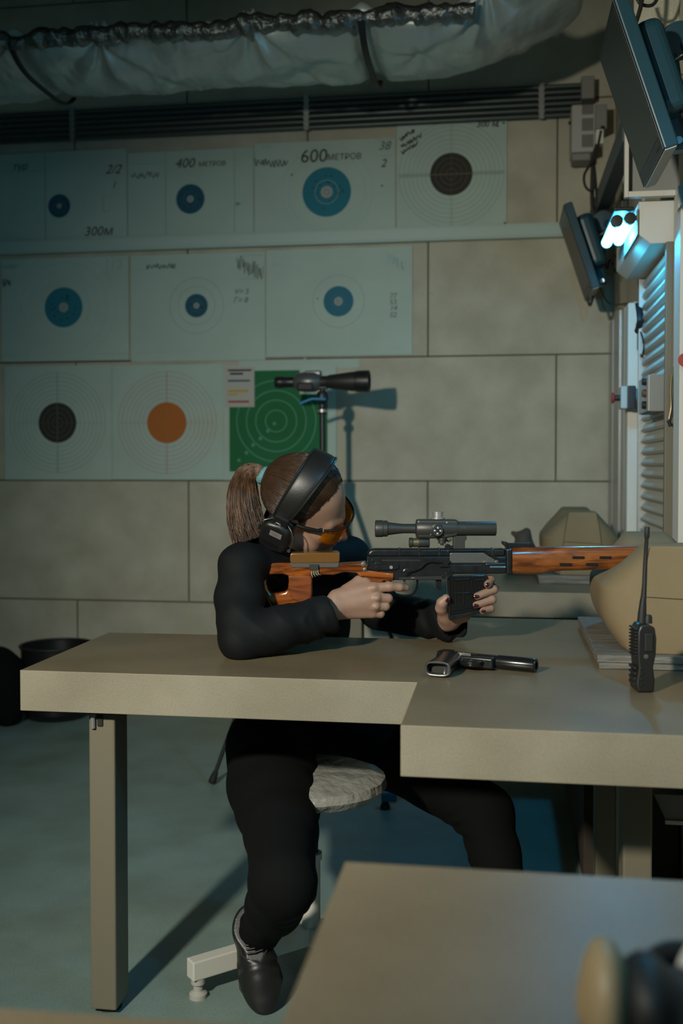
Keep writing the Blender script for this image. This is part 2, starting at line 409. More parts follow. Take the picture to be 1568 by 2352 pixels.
# ---- roller shutter with its box
r_ = root('roller_shutter', (.5, 3.55, .75), 'pale grey roller shutter with slats, closed in the right wall beneath its angular box', 'shutter')
bm = BM(); z = .75; pitch = .039
prof = []
while z < 1.84:
    prof += [(.492, z+.002), (.487, z+.010), (.4885, z+.017), (.500, z+.034), (.500, z+.038)]; z += pitch
for (xa, za), (xb, zb) in zip(prof, prof[1:]):
    vs = [bm.verts.new(c) for c in ((xa, 3.25, za), (xa, 3.84, za), (xb, 3.84, zb), (xb, 3.25, zb))]; bm.faces.new(vs)
obj('slat_curtain', bm, mat('shutter_slats', (.44, .43, .38), .45), r_, world=True)
bm = BM(); oc = [(.402,1.868),(.402,1.967),(.505,1.967),(.505,1.84),(.437,1.84)]
add_prism(bm, oc, I4, 3.25, 3.86)
obj('shutter_box', bm, M_white, r_, world=True, bevel=.003)
for a, b in ((3.225, 3.25), (3.84, 3.86)):
    bm = BM(); add_box(bm, .478, .506, a, b, .75, 1.84); obj('guide_rail', bm, M_alu if a > 3.5 else M_tan, r_, world=True, bevel=.002)
#@@SETTING2
# ---- cable trunking strip, conduits and clamps on the back wall
bm = BM(); add_box(bm, -3.9, .30, 4.955, 4.998, 2.232, 2.298); add_box(bm, -3.9, .30, 4.951, 4.955, 2.240, 2.290)
tag(obj('cable_trunking', bm, mat('trunking_white', (.42, .53, .48), .5), origin=(-1.8, 4.97, 2.232), bevel=.002), 'long pale cable trunking running across the wall between the top two rows of targets', 'cable trunking')
for k in range(6):
    z = 2.785+k*.026
    bm = BM(); add_tube(bm, [(-3.9, 4.96, z), (.36, 4.96, z)], .0105, 10)
    o = obj('conduit_pipe', bm, mat('conduit_grey', (.085, .105, .10), .38, metal=.35), origin=(-1.8, 4.96, z), smooth=True)
    tag(o, ['dark conduit pipe under the ceiling, lowest of the row', 'dark conduit pipe, second from the bottom of the row', 'dark conduit pipe, third from the bottom of the row', 'dark conduit pipe, third from the top of the row', 'dark conduit pipe, second from the top of the row', 'dark conduit pipe, topmost of the row under the ceiling'][k], 'pipe', 'dark conduit pipes running along the back wall')
for px, nm in ((165, 'above the leftmost target'), (703, 'above the 600 metre target'), (1243, 'near the right end of the pipes')):
    p = PY(px, 280, 4.945); bm = BM(); add_box(bm, p.x-.011, p.x+.011, 4.944, 4.948, 2.768, 2.93)
    for k in range(6): add_box(bm, p.x-.014, p.x+.014, 4.941, 4.975, 2.794+k*.026, 2.803+k*.026)
    tag(obj('pipe_clamp', bm, M_alu, origin=(p.x, 4.945, 2.768)), 'metal clamp strip holding the conduit pipes, ' + nm, 'clamp', 'clamps on the conduit pipes')
bm = BM(); a = PY(1333, 235, 4.95); b = PY(1363, 182, 4.95); add_box(bm, a.x, b.x, 4.9, 5.0, a.z, b.z)
tag(obj('junction_box', bm, M_greyp, origin=(a.x, 4.95, a.z), bevel=.004), 'grey junction box where the dark conduit pipes end', 'junction box')

# ---- white vented box
a = PY(1312, 350, 4.84); b = PY(1362, 238, 4.84)
r_ = root('wall_heater', ((a.x+b.x)/2, 4.9, a.z), 'off-white vented box on the wall corner below the junction box', 'vent box')
bm = BM(); add_box(bm, a.x, b.x+.01, 4.84, 5.0, a.z, b.z); obj('housing', bm, M_offw, r_, world=True, bevel=.006)
for i in range(3):
    z0 = a.z+.02+i*.072
    bm = BM()
    for j in range(6): add_box(bm, a.x+.046+j*.0085, a.x+.050+j*.0085, 4.836, 4.842, z0, z0+.055)
    obj('vent_grille', bm, M_dark, r_, world=True)
bm = BM(); add_box(bm, a.x+.005, b.x-.01, 4.86, 4.97, a.z-.03, a.z); obj('terminal_cover', bm, M_greyp, r_, world=True, bevel=.003)
bm = BM(); add_lathe(bm, [(.007, 0), (.007, .012), (0, .014)], (a.x, 4.87, a.z+.14), (-1,0,0), 10); obj('knob', bm, M_dark, r_, world=True)
bm = BM(); a2 = PY(1365, 296, 4.85); b2 = PY(1394, 238, 4.85); add_box(bm, a2.x, b2.x, 4.85, 5.0, a2.z, b2.z)
tag(obj('plastic_enclosure', bm, M_greyp, origin=(a2.x, 4.9, a2.z), bevel=.004), 'plain grey plastic enclosure to the right of the vented box', 'enclosure')
bm = BM(); a2 = PY(1368, 330, 4.6); b2 = PY(1386, 296, 4.6); add_box(bm, a2.x, b2.x, 4.6, 4.65, a2.z, b2.z)
tag(obj('socket_block', bm, M_white, origin=(a2.x, 4.62, a2.z), bevel=.003), 'white socket block with a black plug beneath the grey enclosure', 'socket')
# dark cable tray along the right wall, above the far monitor
bm = BM(); q0 = PX(1384, 445, .40); q1 = PX(1432, 270, .40)
add_box(bm, .395, .45, q1.y, 4.98, q0.z-.01, q0.z+.07)
tag(obj('cable_tray', bm, mat('tray_dark', (.07, .085, .085), .5), origin=(.42, q0.y, q0.z), bevel=.004), 'dark square duct running along the right wall above the far monitor', 'cable tray')

# ---- insulated duct under the ceiling
def duct():
    nu, nv = 620, 150; X0, X1 = -3.6, .30; bm = BM(); grid = []
    tufts = [(PZ(225,130,2.76)), (PZ(567,98,2.76)), (PZ(1112,48,2.79)), Vector((-2.35,4.2,2.76)), PZ(700,150,2.78), PZ(380,170,2.78), PZ(960,110,2.78)]
    straps = [PZ(830,80,2.76).x, PZ(50,150,2.76).x, -3.3]
    for i in range(nu+1):
        t = i/nu; X = X0+(X1-X0)*t; row = []
        e = min(1, max(0, (X1-X)/.62)); shrink = math.sqrt(max(0, 1-(1-e)**2)); lift = .16*(1-e)**1.6
        for j in range(nv):
            a = 2*math.pi*j/nv; ca, sa = math.cos(a), math.sin(a)
            n = 3.2; ry = abs(ca)**(2/n)*math.copysign(1, ca)*.275; rz = abs(sa)**(2/n)*math.copysign(1, sa)*.045
            y = 4.17+ry*(.35+.65*shrink); z = 2.825+rz*shrink+lift
            d = 0
            if sa < .3:
                for q, tp in enumerate(tufts):
                    dx = X-tp.x; dy = y-tp.y; r = math.hypot(dx, dy)
                    if r < .6:
                        ph = math.atan2(dy, dx); k = 8 if q < 4 else 5
                        w = (1 if q < 4 else .35)
                        d += w*(.042*math.exp(-(r/.06)**2) + .030*math.sin(k*ph+q*1.7+3*noise.noise((dx*4, dy*4, q)))*math.exp(-r/.17)*(1-math.exp(-r/.035)))
                for xs in straps: d += .040*math.exp(-((X+(y-4.17)*0-xs)/.045)**2)
                d += .020*noise.noise((X*3.1, y*5, 2.)) + .010*noise.noise((X*11, y*9, 5.)) + .006*abs(noise.noise((X*26, y*15, 9.)))
                d -= .045*max(0, math.cos((y-4.17)/.275*1.4))*max(0, -sa)
            row.append(bm.verts.new((X, y, z+d)))
        grid.append(row)
    for i in range(nu):
        for j in range(nv): bm.faces.new((grid[i][j], grid[i][(j+1) % nv], grid[i+1][(j+1) % nv], grid[i+1][j]))
    bm.faces.new(grid[0]); bm.faces.new(grid[-1][::-1]); return bm, straps
bm, straps = duct()
r_ = root('insulated_duct', (-1.5, 4.17, 2.95), 'long silvery cloth wrapped duct sagging under the ceiling, held by dark straps', 'duct')
obj('wrap', bm, M_duct, r_, world=True, smooth='all')
for xs in straps:
    bm = BM(); pts = []
    for k in range(25):
        y = 3.86+.62*k/24; zz = 2.735+.055*(abs(y-4.17)/.29)**4 - .0
        pts.append((xs, y, min(zz, 2.9)))
    add_tube(bm, pts, .013, 8, flat=.5); obj('strap', bm, M_dark, r_, world=True, smooth=True)
bm = BM(); pts = []; rs = []
for k in range(420):
    X = -3.6+3.5*k/419; pts.append((X, 3.885+.012*noise.noise((X*5, 0, 0)), 2.825+.015*noise.noise((X*4, 3, 0)))); rs.append(.034+.012*noise.noise((X*9, 7, 0))+.007*noise.noise((X*31, 1, 0)))
add_tube(bm, pts, rs, 12)
for v in bm.verts:
    qn = Vector((v.co.x*28, v.co.y*9, v.co.z*9)); v.co += Vector((noise.noise(qn), noise.noise(qn+Vector((9,0,0))), noise.noise(qn+Vector((0,9,0)))))*.017
obj('foil_edge', bm, M_foil, r_, world=True, smooth='all')

# ================================================================ PAPER ON THE WALL
PYW = 4.992
class Poster:
    def __init__(s, px0, py0, px1, py1, name, label, Y=PYW, mats=None, cat='target', group=None, side=None):
        s.Y = Y; a = PY(px0, py1, Y); b = PY(px1, py0, Y); m = PY((px0+px1)/2, (py0+py1)/2, Y)
        # height from the middle of the sheet, so the sheet is a true rectangle
        zt = PY((px0+px1)/2, py0, Y).z; zb = PY((px0+px1)/2, py1, Y).z
        s.bm = BM(); s.mats = [M_paper] if mats is None else mats; s.name = name; s.label = label; s.cat = cat; s.group = group
        s.o = (m.x, Y, zb)
        nx, nz = 10, 8; g = [[None]*(nz+1) for _ in range(nx+1)]
        for i in range(nx+1):
            for j in range(nz+1):
                x = a.x+(b.x-a.x)*i/nx; z = zb+(zt-zb)*j/nz
                g[i][j] = (x, z)
        add_box(s.bm, a.x, b.x, Y, Y+.0012, zb, zt)
        s.k = 1; s.x0, s.x1, s.z0, s.z1 = a.x, b.x, zb, zt
    def mi(s, m):
        if m not in s.mats: s.mats.append(m)
        return s.mats.index(m)
    def lay(s): s.k += 1; return s.Y-.00012*s.k
    def ring(s, px, py, r, w, m, n=72):
        """w None = filled disc; radius in pixels of height"""
        c = PY(px, py, s.Y); sc = (PY(px, py-10, s.Y).z-PY(px, py+10, s.Y).z)/20; y = s.lay(); mi = s.mi(m)
        def clampv(q): return (min(max(q[0], s.x0+.001), s.x1-.001), q[1], min(max(q[2], s.z0+.001), s.z1-.001))
        def circ(R): return [s.bm.verts.new(clampv((c.x+R*math.cos(2*math.pi*i/n), y, c.z+R*math.sin(2*math.pi*i/n)))) for i in range(n)]
        if w is None: s.bm.faces.new(circ(r*sc)).material_index = mi
        else:
            A = circ((r-w/2)*sc); B = circ((r+w/2)*sc)
            for i in range(n):
                try: s.bm.faces.new((A[i], A[(i+1) % n], B[(i+1) % n], B[i])).material_index = mi
                except ValueError: pass
    def rect(s, px0, py0, px1, py1, m):
        a = PY(px0, py1, s.Y); b = PY(px1, py0, s.Y); y = s.lay()
        s.bm.faces.new([s.bm.verts.new(c) for c in ((a.x, y, a.z), (b.x, y, a.z), (b.x, y, b.z), (a.x, y, b.z))]).material_index = s.mi(m)
    def text(s, t, px, py, hpx, m=M_ink, shear=.25, off=0., rot=0.):
        c = PY(px, py, s.Y); sc = 5.1/F; y = s.lay(); ca, sa = math.cos(rot), math.sin(rot)
        add_text(s.bm, t, (c.x, y, c.z), (ca, 0, sa), (-sa, 0, ca), hpx*sc*1.35, s.mi(m), shear, off)
    def scribble(s, px0, py0, px1, py1, hpx, m=M_ink, n=9, w=1.6, seed=1):
        rg = random.Random(seed); pts = []
        for i in range(n*2+1):
            t = i/(n*2); x = px0+(px1-px0)*t+rg.uniform(-2, 2); yy = py0+(py1-py0)*t+(hpx*.5 if i % 2 else -hpx*.5)*rg.uniform(.35, 1)
            pts.append(PY(x, yy, s.Y))
        sp = smooth_path(pts, 5); y = s.lay(); mi = s.mi(m); ww = w*.0021*.5
        for a, b in zip(sp, sp[1:]):
            d = b-a; d.y = 0
            if d.length < 1e-6: continue
            nn = Vector((-d.z, 0, d.x)).normalized()*ww
            s.bm.faces.new([s.bm.verts.new((q.x, y, q.z)) for q in (a-nn, a+nn, b+nn, b-nn)]).material_index = mi
    def done(s):
        bm = s.bm; me = bpy.data.meshes.new(s.name); bm.to_mesh(me); bm.free()
        o = obj(s.name, me, s.mats, origin=s.o); tag(o, s.label, s.cat, s.group); return o
G1 = 'shot targets pinned to the back wall'
def holes(p, pts, m=M_ink, r=2.2):
    for x, y in pts: p.ring(x, y, r, None, m, 10)
def bull(p, x, y, r, m, hole=None, holes_n=8, seed=1):
    p.ring(x, y, r, None, m); rg = random.Random(seed)
    if hole: p.ring(x, y, hole, None, mat('torn_paper', (.34, .37, .34), .8)); p.ring(x, y, hole*.42, 1.2, M_inkg)
    p.ring(x, y, r*.5, .7, mat('bull_ring', (.06, .22, .27), .8))
    for i in range(holes_n):
        a = rg.uniform(0, 6.28); q = rg.uniform(.35, .7)*r; p.ring(x+math.cos(a)*q, y+math.sin(a)*q, 2.0, None, M_ink, 9)
p = Poster(-190, 352, 291, 560, 'paper_target', 'paper target with small dark blue bull and 300m written low, leftmost in top row', group=G1)
p.ring(136, 473, 60, 1.1, M_blueln); bull(p, 136, 473, 27, M_blued, 6, 5, 2)
p.text('300м', 226, 532, 23, M_ink, .2, .0); p.text('тур', 46, 383, 17); p.text('2/2', 259, 390, 22, M_ink, .4); p.text('1', 261, 425, 16, M_ink, .4)
p.rect(237, 448, 264, 449.4, M_pink); p.rect(237, 484, 252, 486, M_pink); p.rect(237, 448, 238.4, 486, M_pink); p.rect(104, 353, 105, 560, M_ring); p.rect(0, 394, 98, 395, M_blueln); p.done()
p = Poster(294, 345, 582, 552, 'paper_target', 'paper target marked 400 metres with dark blue bull, second in top row', group=G1)
p.ring(437, 457, 34, None, M_blued); bull(p, 437, 457, 34, M_blued, 8, 7, 3); p.text('400', 424, 376, 23, M_ink); p.text('МЕТРОВ', 487, 377, 11.5, M_ink, .1)
p.scribble(302, 404, 365, 400, 17, mat('ink_blue', (.05, .10, .16), .8), 7, 1.7, 4); p.text('и›', 546, 468, 9, M_ink); p.rect(380, 347, 381, 552, M_ring); p.rect(538, 347, 539, 552, M_ring); p.rect(300, 376, 372, 377, M_blueln); p.done()
p = Poster(584, 323, 908, 540, 'paper_target', 'paper target marked 600 metres with largest bright blue bull, in top row', group=G1)
for r in (107, 90): p.ring(750, 441, r, 1.2, M_blueln)
bull(p, 750, 441, 57, M_blue, 14, 16, 5); p.ring(750, 441, 27, 1, M_blueln); p.text('600', 720, 360, 31, M_ink, .1); p.text('МЕТРОВ', 790, 361, 14, M_ink, .1)
p.scribble(586, 373, 660, 376, 20, M_ink, 9, 1.7, 8); p.rect(862, 320, 902, 321, M_ring); p.rect(862, 358, 902, 359, M_ring); p.text('38', 882, 336, 20, M_inkg, .3); p.text('2', 880, 376, 19, M_ink, .3); holes(p, [(877, 427), (670, 402)]); p.rect(601, 336, 622, 340, M_blueln); p.done()
def ring_target(p, x, y, ro, rb, line, black, nring=10, lb=M_ring):
    step = (ro-rb)/7
    for i in range(8):
        if i: p.ring(x, y, rb+step*i, 1.5, line, 96)
    p.rect(x-ro, y-.8, x+ro, y+.8, line); p.rect(x-.8, y-ro, x+.8, y+ro, line)
    p.ring(x, y, rb, None, black, 96)
    for i in (1, 2, 3): p.ring(x, y, rb*i/4.1+1, 1.1, lb, 64)
    p.rect(x-rb, y-.6, x+rb, y+.6, lb); p.rect(x-.6, y-rb, x+.6, y+rb, lb)
    for i in range(7):
        q = rb+step*(i+.5)
        for dx, dy in ((q*.93, 0), (-q*.93, 0), (0, q), (0, -q)): p.text(str(8-i), x+dx, y+dy, 5, line, 0)
p = Poster(911, 281, 1164, 526, 'paper_target', 'paper target with black bull and ten thin rings, rightmost in top row', group=G1)
ring_target(p, 1036, 400, 121, 49, M_ring, M_ink, lb=mat('ring_dim', (.12, .11, .07), .8))
p.scribble(918, 322, 952, 300, 12, M_ink, 5, 2.4, 11); p.scribble(920, 338, 968, 312, 11, M_ink, 6, 2.4, 12); p.scribble(922, 352, 958, 330, 10, M_ink, 5, 2.4, 13)
p.text('300 м', 1118, 286, 14, M_ink, .2); holes(p, [(1156, 283), (1159, 513), (917, 528), (1142, 290)], M_ink, 2.5); p.done()
p = Poster(4, 592, 295, 829, 'paper_target', 'paper target with bright blue bull and wide faint rings, leftmost in middle row', group=G1)
for r in (62, 83, 104, 125): p.ring(146, 706, r, 1.2, M_blueln)
bull(p, 146, 706, 46, M_blue, 11, 14, 6); p.text('12', 266, 610, 24, M_blueln, .1)
for a in ((246,593,292,594),(246,633,292,634),(246,593,247,634)): p.rect(*a, M_blueln)
p.rect(8, 812, 70, 815, M_blueln); p.rect(10, 818, 40, 820, M_blueln); p.rect(222, 811, 292, 813, M_blueln); p.scribble(6, 612, 40, 612, 14, M_blueln, 4, 2, 3); p.scribble(6, 650, 26, 650, 20, M_inkg, 4, 1.6, 5); p.done()
p = Poster(301, 583, 609, 829, 'paper_target', 'paper target with small blue bull and name scribbled above, middle of middle row', group=G1)
for r in (44, 64): p.ring(451, 702, r, 1.0, mat('ring_faint', (.27, .32, .30), .8))
bull(p, 451, 702, 27, M_blued, 7, 6, 7); p.scribble(336, 612, 404, 611, 13, M_ink, 8, 1.9, 22); p.rect(308, 619, 336, 621, M_blueln)
p.scribble(545, 600, 604, 630, 40, M_inkg, 12, 1.3, 31); p.rect(552, 586, 602, 587, M_inkg); p.rect(552, 640, 602, 641, M_inkg)
p.text('V= 5', 554, 670, 13, M_inkg, .3); p.text('Г= 8', 552, 690, 13, M_inkg, .3); p.rect(310, 808, 440, 811, M_blueln); p.rect(562, 805, 603, 806, M_blueln); p.done()
p = Poster(611, 570, 947, 817, 'paper_target', 'paper target with plain blue bull beside bare fibreboard, rightmost in middle row', group=G1)
bull(p, 777, 692, 35, mat('target_mid_blue', (.02, .15, .22), .75), 10, 0, 9); p.ring(777, 692, 60, .9, mat('ring_faint', (.3, .35, .32), .8))
p.rect(626, 607, 650, 610, M_blueln); p.rect(625, 588, 710, 590, M_blueln); p.rect(626, 801, 768, 804, M_blueln); p.rect(900, 797, 932, 798, M_blueln)
p.scribble(888, 590, 930, 612, 26, M_blueln, 8, 1.2, 41); p.text('77', 902, 680, 12, M_inkg, .2); p.text('53', 902, 694, 12, M_inkg, .2); p.text('14', 903, 708, 12, M_inkg, .2); p.rect(880, 716, 926, 717, M_inkg); p.text('52', 902, 724, 12, M_inkg, .2); holes(p, [(729, 686)], M_inkg, 2); p.done()
p = Poster(548, 826, 824, 846, 'paper_strip', 'torn strip of white paper showing beneath the middle row of targets', Y=4.997, cat='paper strip'); p.done()
p = Poster(12, 840, 256, 1102, 'paper_target', 'paper target with black bull and ten rings, leftmost in bottom row', group=G1)
ring_target(p, 132, 971, 115, 46, M_ring, M_ink, lb=mat('ring_dim', (.12, .11, .07), .8)); p.done()
p = Poster(258, 838, 512, 1102, 'paper_target', 'paper target with orange bull and pink rings, in bottom row', group=G1)
ring_target(p, 383, 971, 117, 47, M_pink, M_orange, lb=mat('ring_orange', (.36, .16, .06), .8)); p.done()
p = Poster(513, 838, 772, 1103, 'paper_target', 'green target with pale rings on white sheet behind the spotting scope', group=G1)
p.rect(527, 850, 688, 1083, M_green); p.rect(688, 905, 752, 1083, M_green)
for r in (25, 48, 70, 93, 114): p.ring(634, 967, r, 2.2, M_gring, 90) if r < 105 else None
for q in ((630,973),(615,990),(598,1007),(581,1022),(566,1040),(549,1057)): p.ring(*q, 4, None, M_gring, 12)
p.done()
p = Poster(516, 842, 584, 935, 'paper_notice', 'small printed notice with black, blue, yellow and red lines over the green target', Y=4.988, mats=[mat('notice_paper', (.46, .45, .40), .8)], cat='notice')
p.rect(523, 848, 577, 853, M_ink); p.rect(528, 856, 558, 861, M_ink); p.rect(523, 872, 574, 877, mat('ink_blue', (.05, .10, .16), .8)); p.rect(524, 895, 570, 901, M_yel); p.rect(524, 904, 545, 908, M_yel); p.rect(524, 920, 572, 925, M_red); p.done()
#@@BENCHES
# ================================================================ SHOOTING BENCHES
def make_bench(wx=-1.0, wy=2.61):
    r = root('shooting_bench', (-.163, 1.733, 0), 'x', 'bench', 'shooting benches in a row')
    bm = BM(); z0, z1 = .664, .75
    out = [(-.163,1.733),(.500,1.733),(.500,3.0),(-.156,3.0),(-.156,wy),(wx,wy-.02),(wx,2.083),(-.163,2.083)]
    lo = [bm.verts.new((x, y, z0)) for x, y in out]; hi = [bm.verts.new((x, y, z1)) for x, y in out]
    bm.faces.new(lo[::-1]).material_index = 1; bm.faces.new(hi).material_index = 0
    for i in range(len(out)):
        j = (i+1) % len(out); bm.faces.new((lo[i], lo[j], hi[j], hi[i])).material_index = 1
    obj('bench_top', bm, [M_top, M_edge], r, world=True, bevel=.0015)
    for (x0, x1, y0, y1) in ((wx+.132,wx+.190,2.13,2.209), (.241,.297,2.12,2.20), (.252,.305,2.84,2.92)):
        bm = BM(); add_box(bm, x0, x1, y0, y1, .012, .655)
        l = obj('leg', bm, M_tan, r, world=True, bevel=.004)
        def child(n, bm, m, bev=0): 
            o = obj(n, bm, m, None, bevel=bev); o.data.transform(Matrix.Translation((.163, -1.733, 0))); o.parent = l; return o
        bm = BM(); add_box(bm, x0-.022, x1+.022, y0-.02, y1+.02, .655, .664); child('mounting_plate', bm, M_dark, .001)
        bm = BM(); add_lathe(bm, [(.009, 0), (.009, .006)], (x0+.012, y0-.006, .649), (0,0,1), 6); add_lathe(bm, [(.005, 0), (.005, .030)], (x0+.012, y0-.006, .622), (0,0,1), 10); child('bolt', bm, M_alu)
        bm = BM(); add_box(bm, x0+.020, x0+.033, y0-.004, y0+.001, .625, .655); child('bracket', bm, M_dark, .003)
        bm = BM(); add_lathe(bm, [(.026, 0), (.026, .004), (.012, .006), (.012, .014)], ((x0+x1)/2, (y0+y1)/2, 0), (0,0,1), 16); child('levelling_foot', bm, M_dark)
    return r
def kids(o): return [c for c in bpy.data.objects if c.parent == o]
def copy_tree(o, parent=None):
    c = o.copy(); COL.objects.link(c); c.parent = parent
    for ch in kids(o): copy_tree(ch, c)
    return c
b1 = make_bench(); b1['label'] = 'stepped shooting bench the woman in black leans on, with the pistol and two-way radio'
b2 = make_bench(-.72); b2.location.y += 1.9; b2['label'] = 'far shooting bench behind the rifle magazine, against the back wall'
b3 = make_bench(-1.0, 2.658); b3.location.y -= 1.877; b3.location.x -= .010; b3['label'] = 'nearest shooting bench, blurred in the lower right corner of the photo'

# ---- shooting rest bags on weathered boards
def rest_bag():
    """octagonal padded bag; x across, y along the barrel-crossing direction (depth), groove across the middle"""
    bm = BM(); prof = [(-.098,0),(-.132,.045),(-.142,.10),(-.139,.138),(-.110,.178),(-.050,.2455),(.050,.2455),(.110,.178),(.139,.138),(.142,.10),(.132,.045),(.098,0)]
    pan = [(-.082,0),(-.077,.045),(-.071,.10),(-.066,.138),(-.060,.185),(-.050,.240),(.050,.240),(.060,.185),(.066,.138),(.071,.10),(.077,.045),(.082,0)]
    ys = [(-.25, 0), (-.248, .06), (-.232, .55), (-.19, 1.), (-.12, 1.04), (-.05, 1.0), (0, .99), (.05, 1.0), (.12, 1.04), (.19, 1.), (.232, .55), (.248, .06), (.25, 0)]
    rings = []
    for y, t in ys:
        g = -.050*math.exp(-(y/.085)**2)
        row = []
        for (a, b), (c, d) in zip(pan, prof):
            x = a+(c-a)*t; z = (b+(d-b)*min(t, 1))*.955; z += g*max(0, (z-.13)/.115)
            row.append(bm.verts.new((x, y, z)))
        rings.append(row)
    n = len(prof)
    for a, b in zip(rings, rings[1:]):
        for k in range(n): bm.faces.new((a[k], b[k], b[(k+1) % n], a[(k+1) % n]))
    bm.faces.new(rings[0]); bm.faces.new(rings[-1][::-1])
    cr = bm.edges.layers.float.get('crease_edge') or bm.edges.layers.float.new('crease_edge')
    for e in bm.edges:
        ya, yb = e.verts[0].co.y, e.verts[1].co.y
        if abs(ya) > .2499 and abs(yb) > .2499: e[cr] = .75
        if abs(ya-yb) > 1e-4 and min(e.verts[0].co.z, e.verts[1].co.z) > .18 and max(abs(e.verts[0].co.x), abs(e.verts[1].co.x)) < .056: e[cr] = .8
        elif abs(ya-yb) > 1e-4 and .12 < min(e.verts[0].co.z, e.verts[1].co.z) < .19: e[cr] = .45
        if e.verts[0].co.z < .001 and e.verts[1].co.z < .001: e[cr] = .9
    return bm
def make_rest(loc, lab, labb):
    r = root('shooting_rest_bag', loc, lab, 'rest bag', 'khaki rest bags on boards')
    o = obj('cushion', rest_bag(), M_canvas, r, smooth='all', sub=3)
    for s in (-1, 1):
        bm = BM(); pts = [(s*.082,-.2490,.004),(s*.077,-.2500,.043),(s*.071,-.2505,.095),(s*.066,-.2505,.132),(s*.060,-.2500,.177),(s*.050,-.249,.226)]
        add_tube(bm, smooth_path(pts, 4), .0014, 6); obj('seam', bm, mat('seam_thread', (.09, .065, .035), .9), r, smooth=True)
    bm = BM(); add_tube(bm, smooth_path([(-.068,-.2508,.122),(0,-.2512,.119),(.068,-.2508,.115)], 6), .0010, 6); obj('seam', bm, mat('seam_thread', (.09, .065, .035), .9), r, smooth=True)
    x, y, z = loc
    bm = BM(); add_box(bm, x-.155, x+.195, y-.27, y+.30, z-.030, z-.016); add_box(bm, x-.158, x+.195, y-.274, y+.304, z-.016, z-.0005)
    bmesh.ops.subdivide_edges(bm, edges=bm.edges[:], cuts=9, use_grid_fill=True)
    for v in bm.verts: v.co += Vector((noise.noise(v.co*14), noise.noise(v.co*14+Vector((5,5,5))), 0))*.003
    o = obj('wooden_board', bm, M_oldwood, origin=(x, y, z-.030), bevel=.002); tag(o, labb, 'board', 'boards under the rest bags'); return r
z_ = .75+.0305
make_rest((.362, 2.55, z_), 'large khaki canvas rest bag supporting the rifle barrel, behind the two-way radio', 'weathered wooden board under the near khaki rest bag')
make_rest((.295, 4.18, z_), 'khaki canvas rest bag on the far bench, seen above the rifle handguard', 'weathered wooden board under the far khaki rest bag')
# small rabbit-eared rear bag on the far bench
c = P(1203, 1330, 4.2); bl = Blob((c.x-.12, c.y-.1, .74), (c.x+.12, c.y+.1, .98), .004)
bl.ell((c.x, c.y, .79), (.088, .07, .055), k=.02); bl.cap((c.x, c.y, .82), (c.x-.002, c.y, .895), .062, .030, .02)
bl.cap((c.x-.012, c.y, .895), (c.x-.044, c.y, .912), .018, .009, .012); bl.cap((c.x+.006, c.y, .90), (c.x+.010, c.y, .918), .022, .016, .010)
bl.v = np.maximum(bl.v, (.7505-(bl.lo[2]+bl.h*np.arange(bl.n[2])))[None, None, :].astype(np.float32))
me = bl.mesh('rear_bag'); tag(obj('rear_bag', me, mat('brown_suede', (.06, .045, .03), .8, bump=.3, bscale=80), origin=(c.x, c.y, .75)), 'small dark brown eared bag left of the far khaki rest bag', 'rear bag')

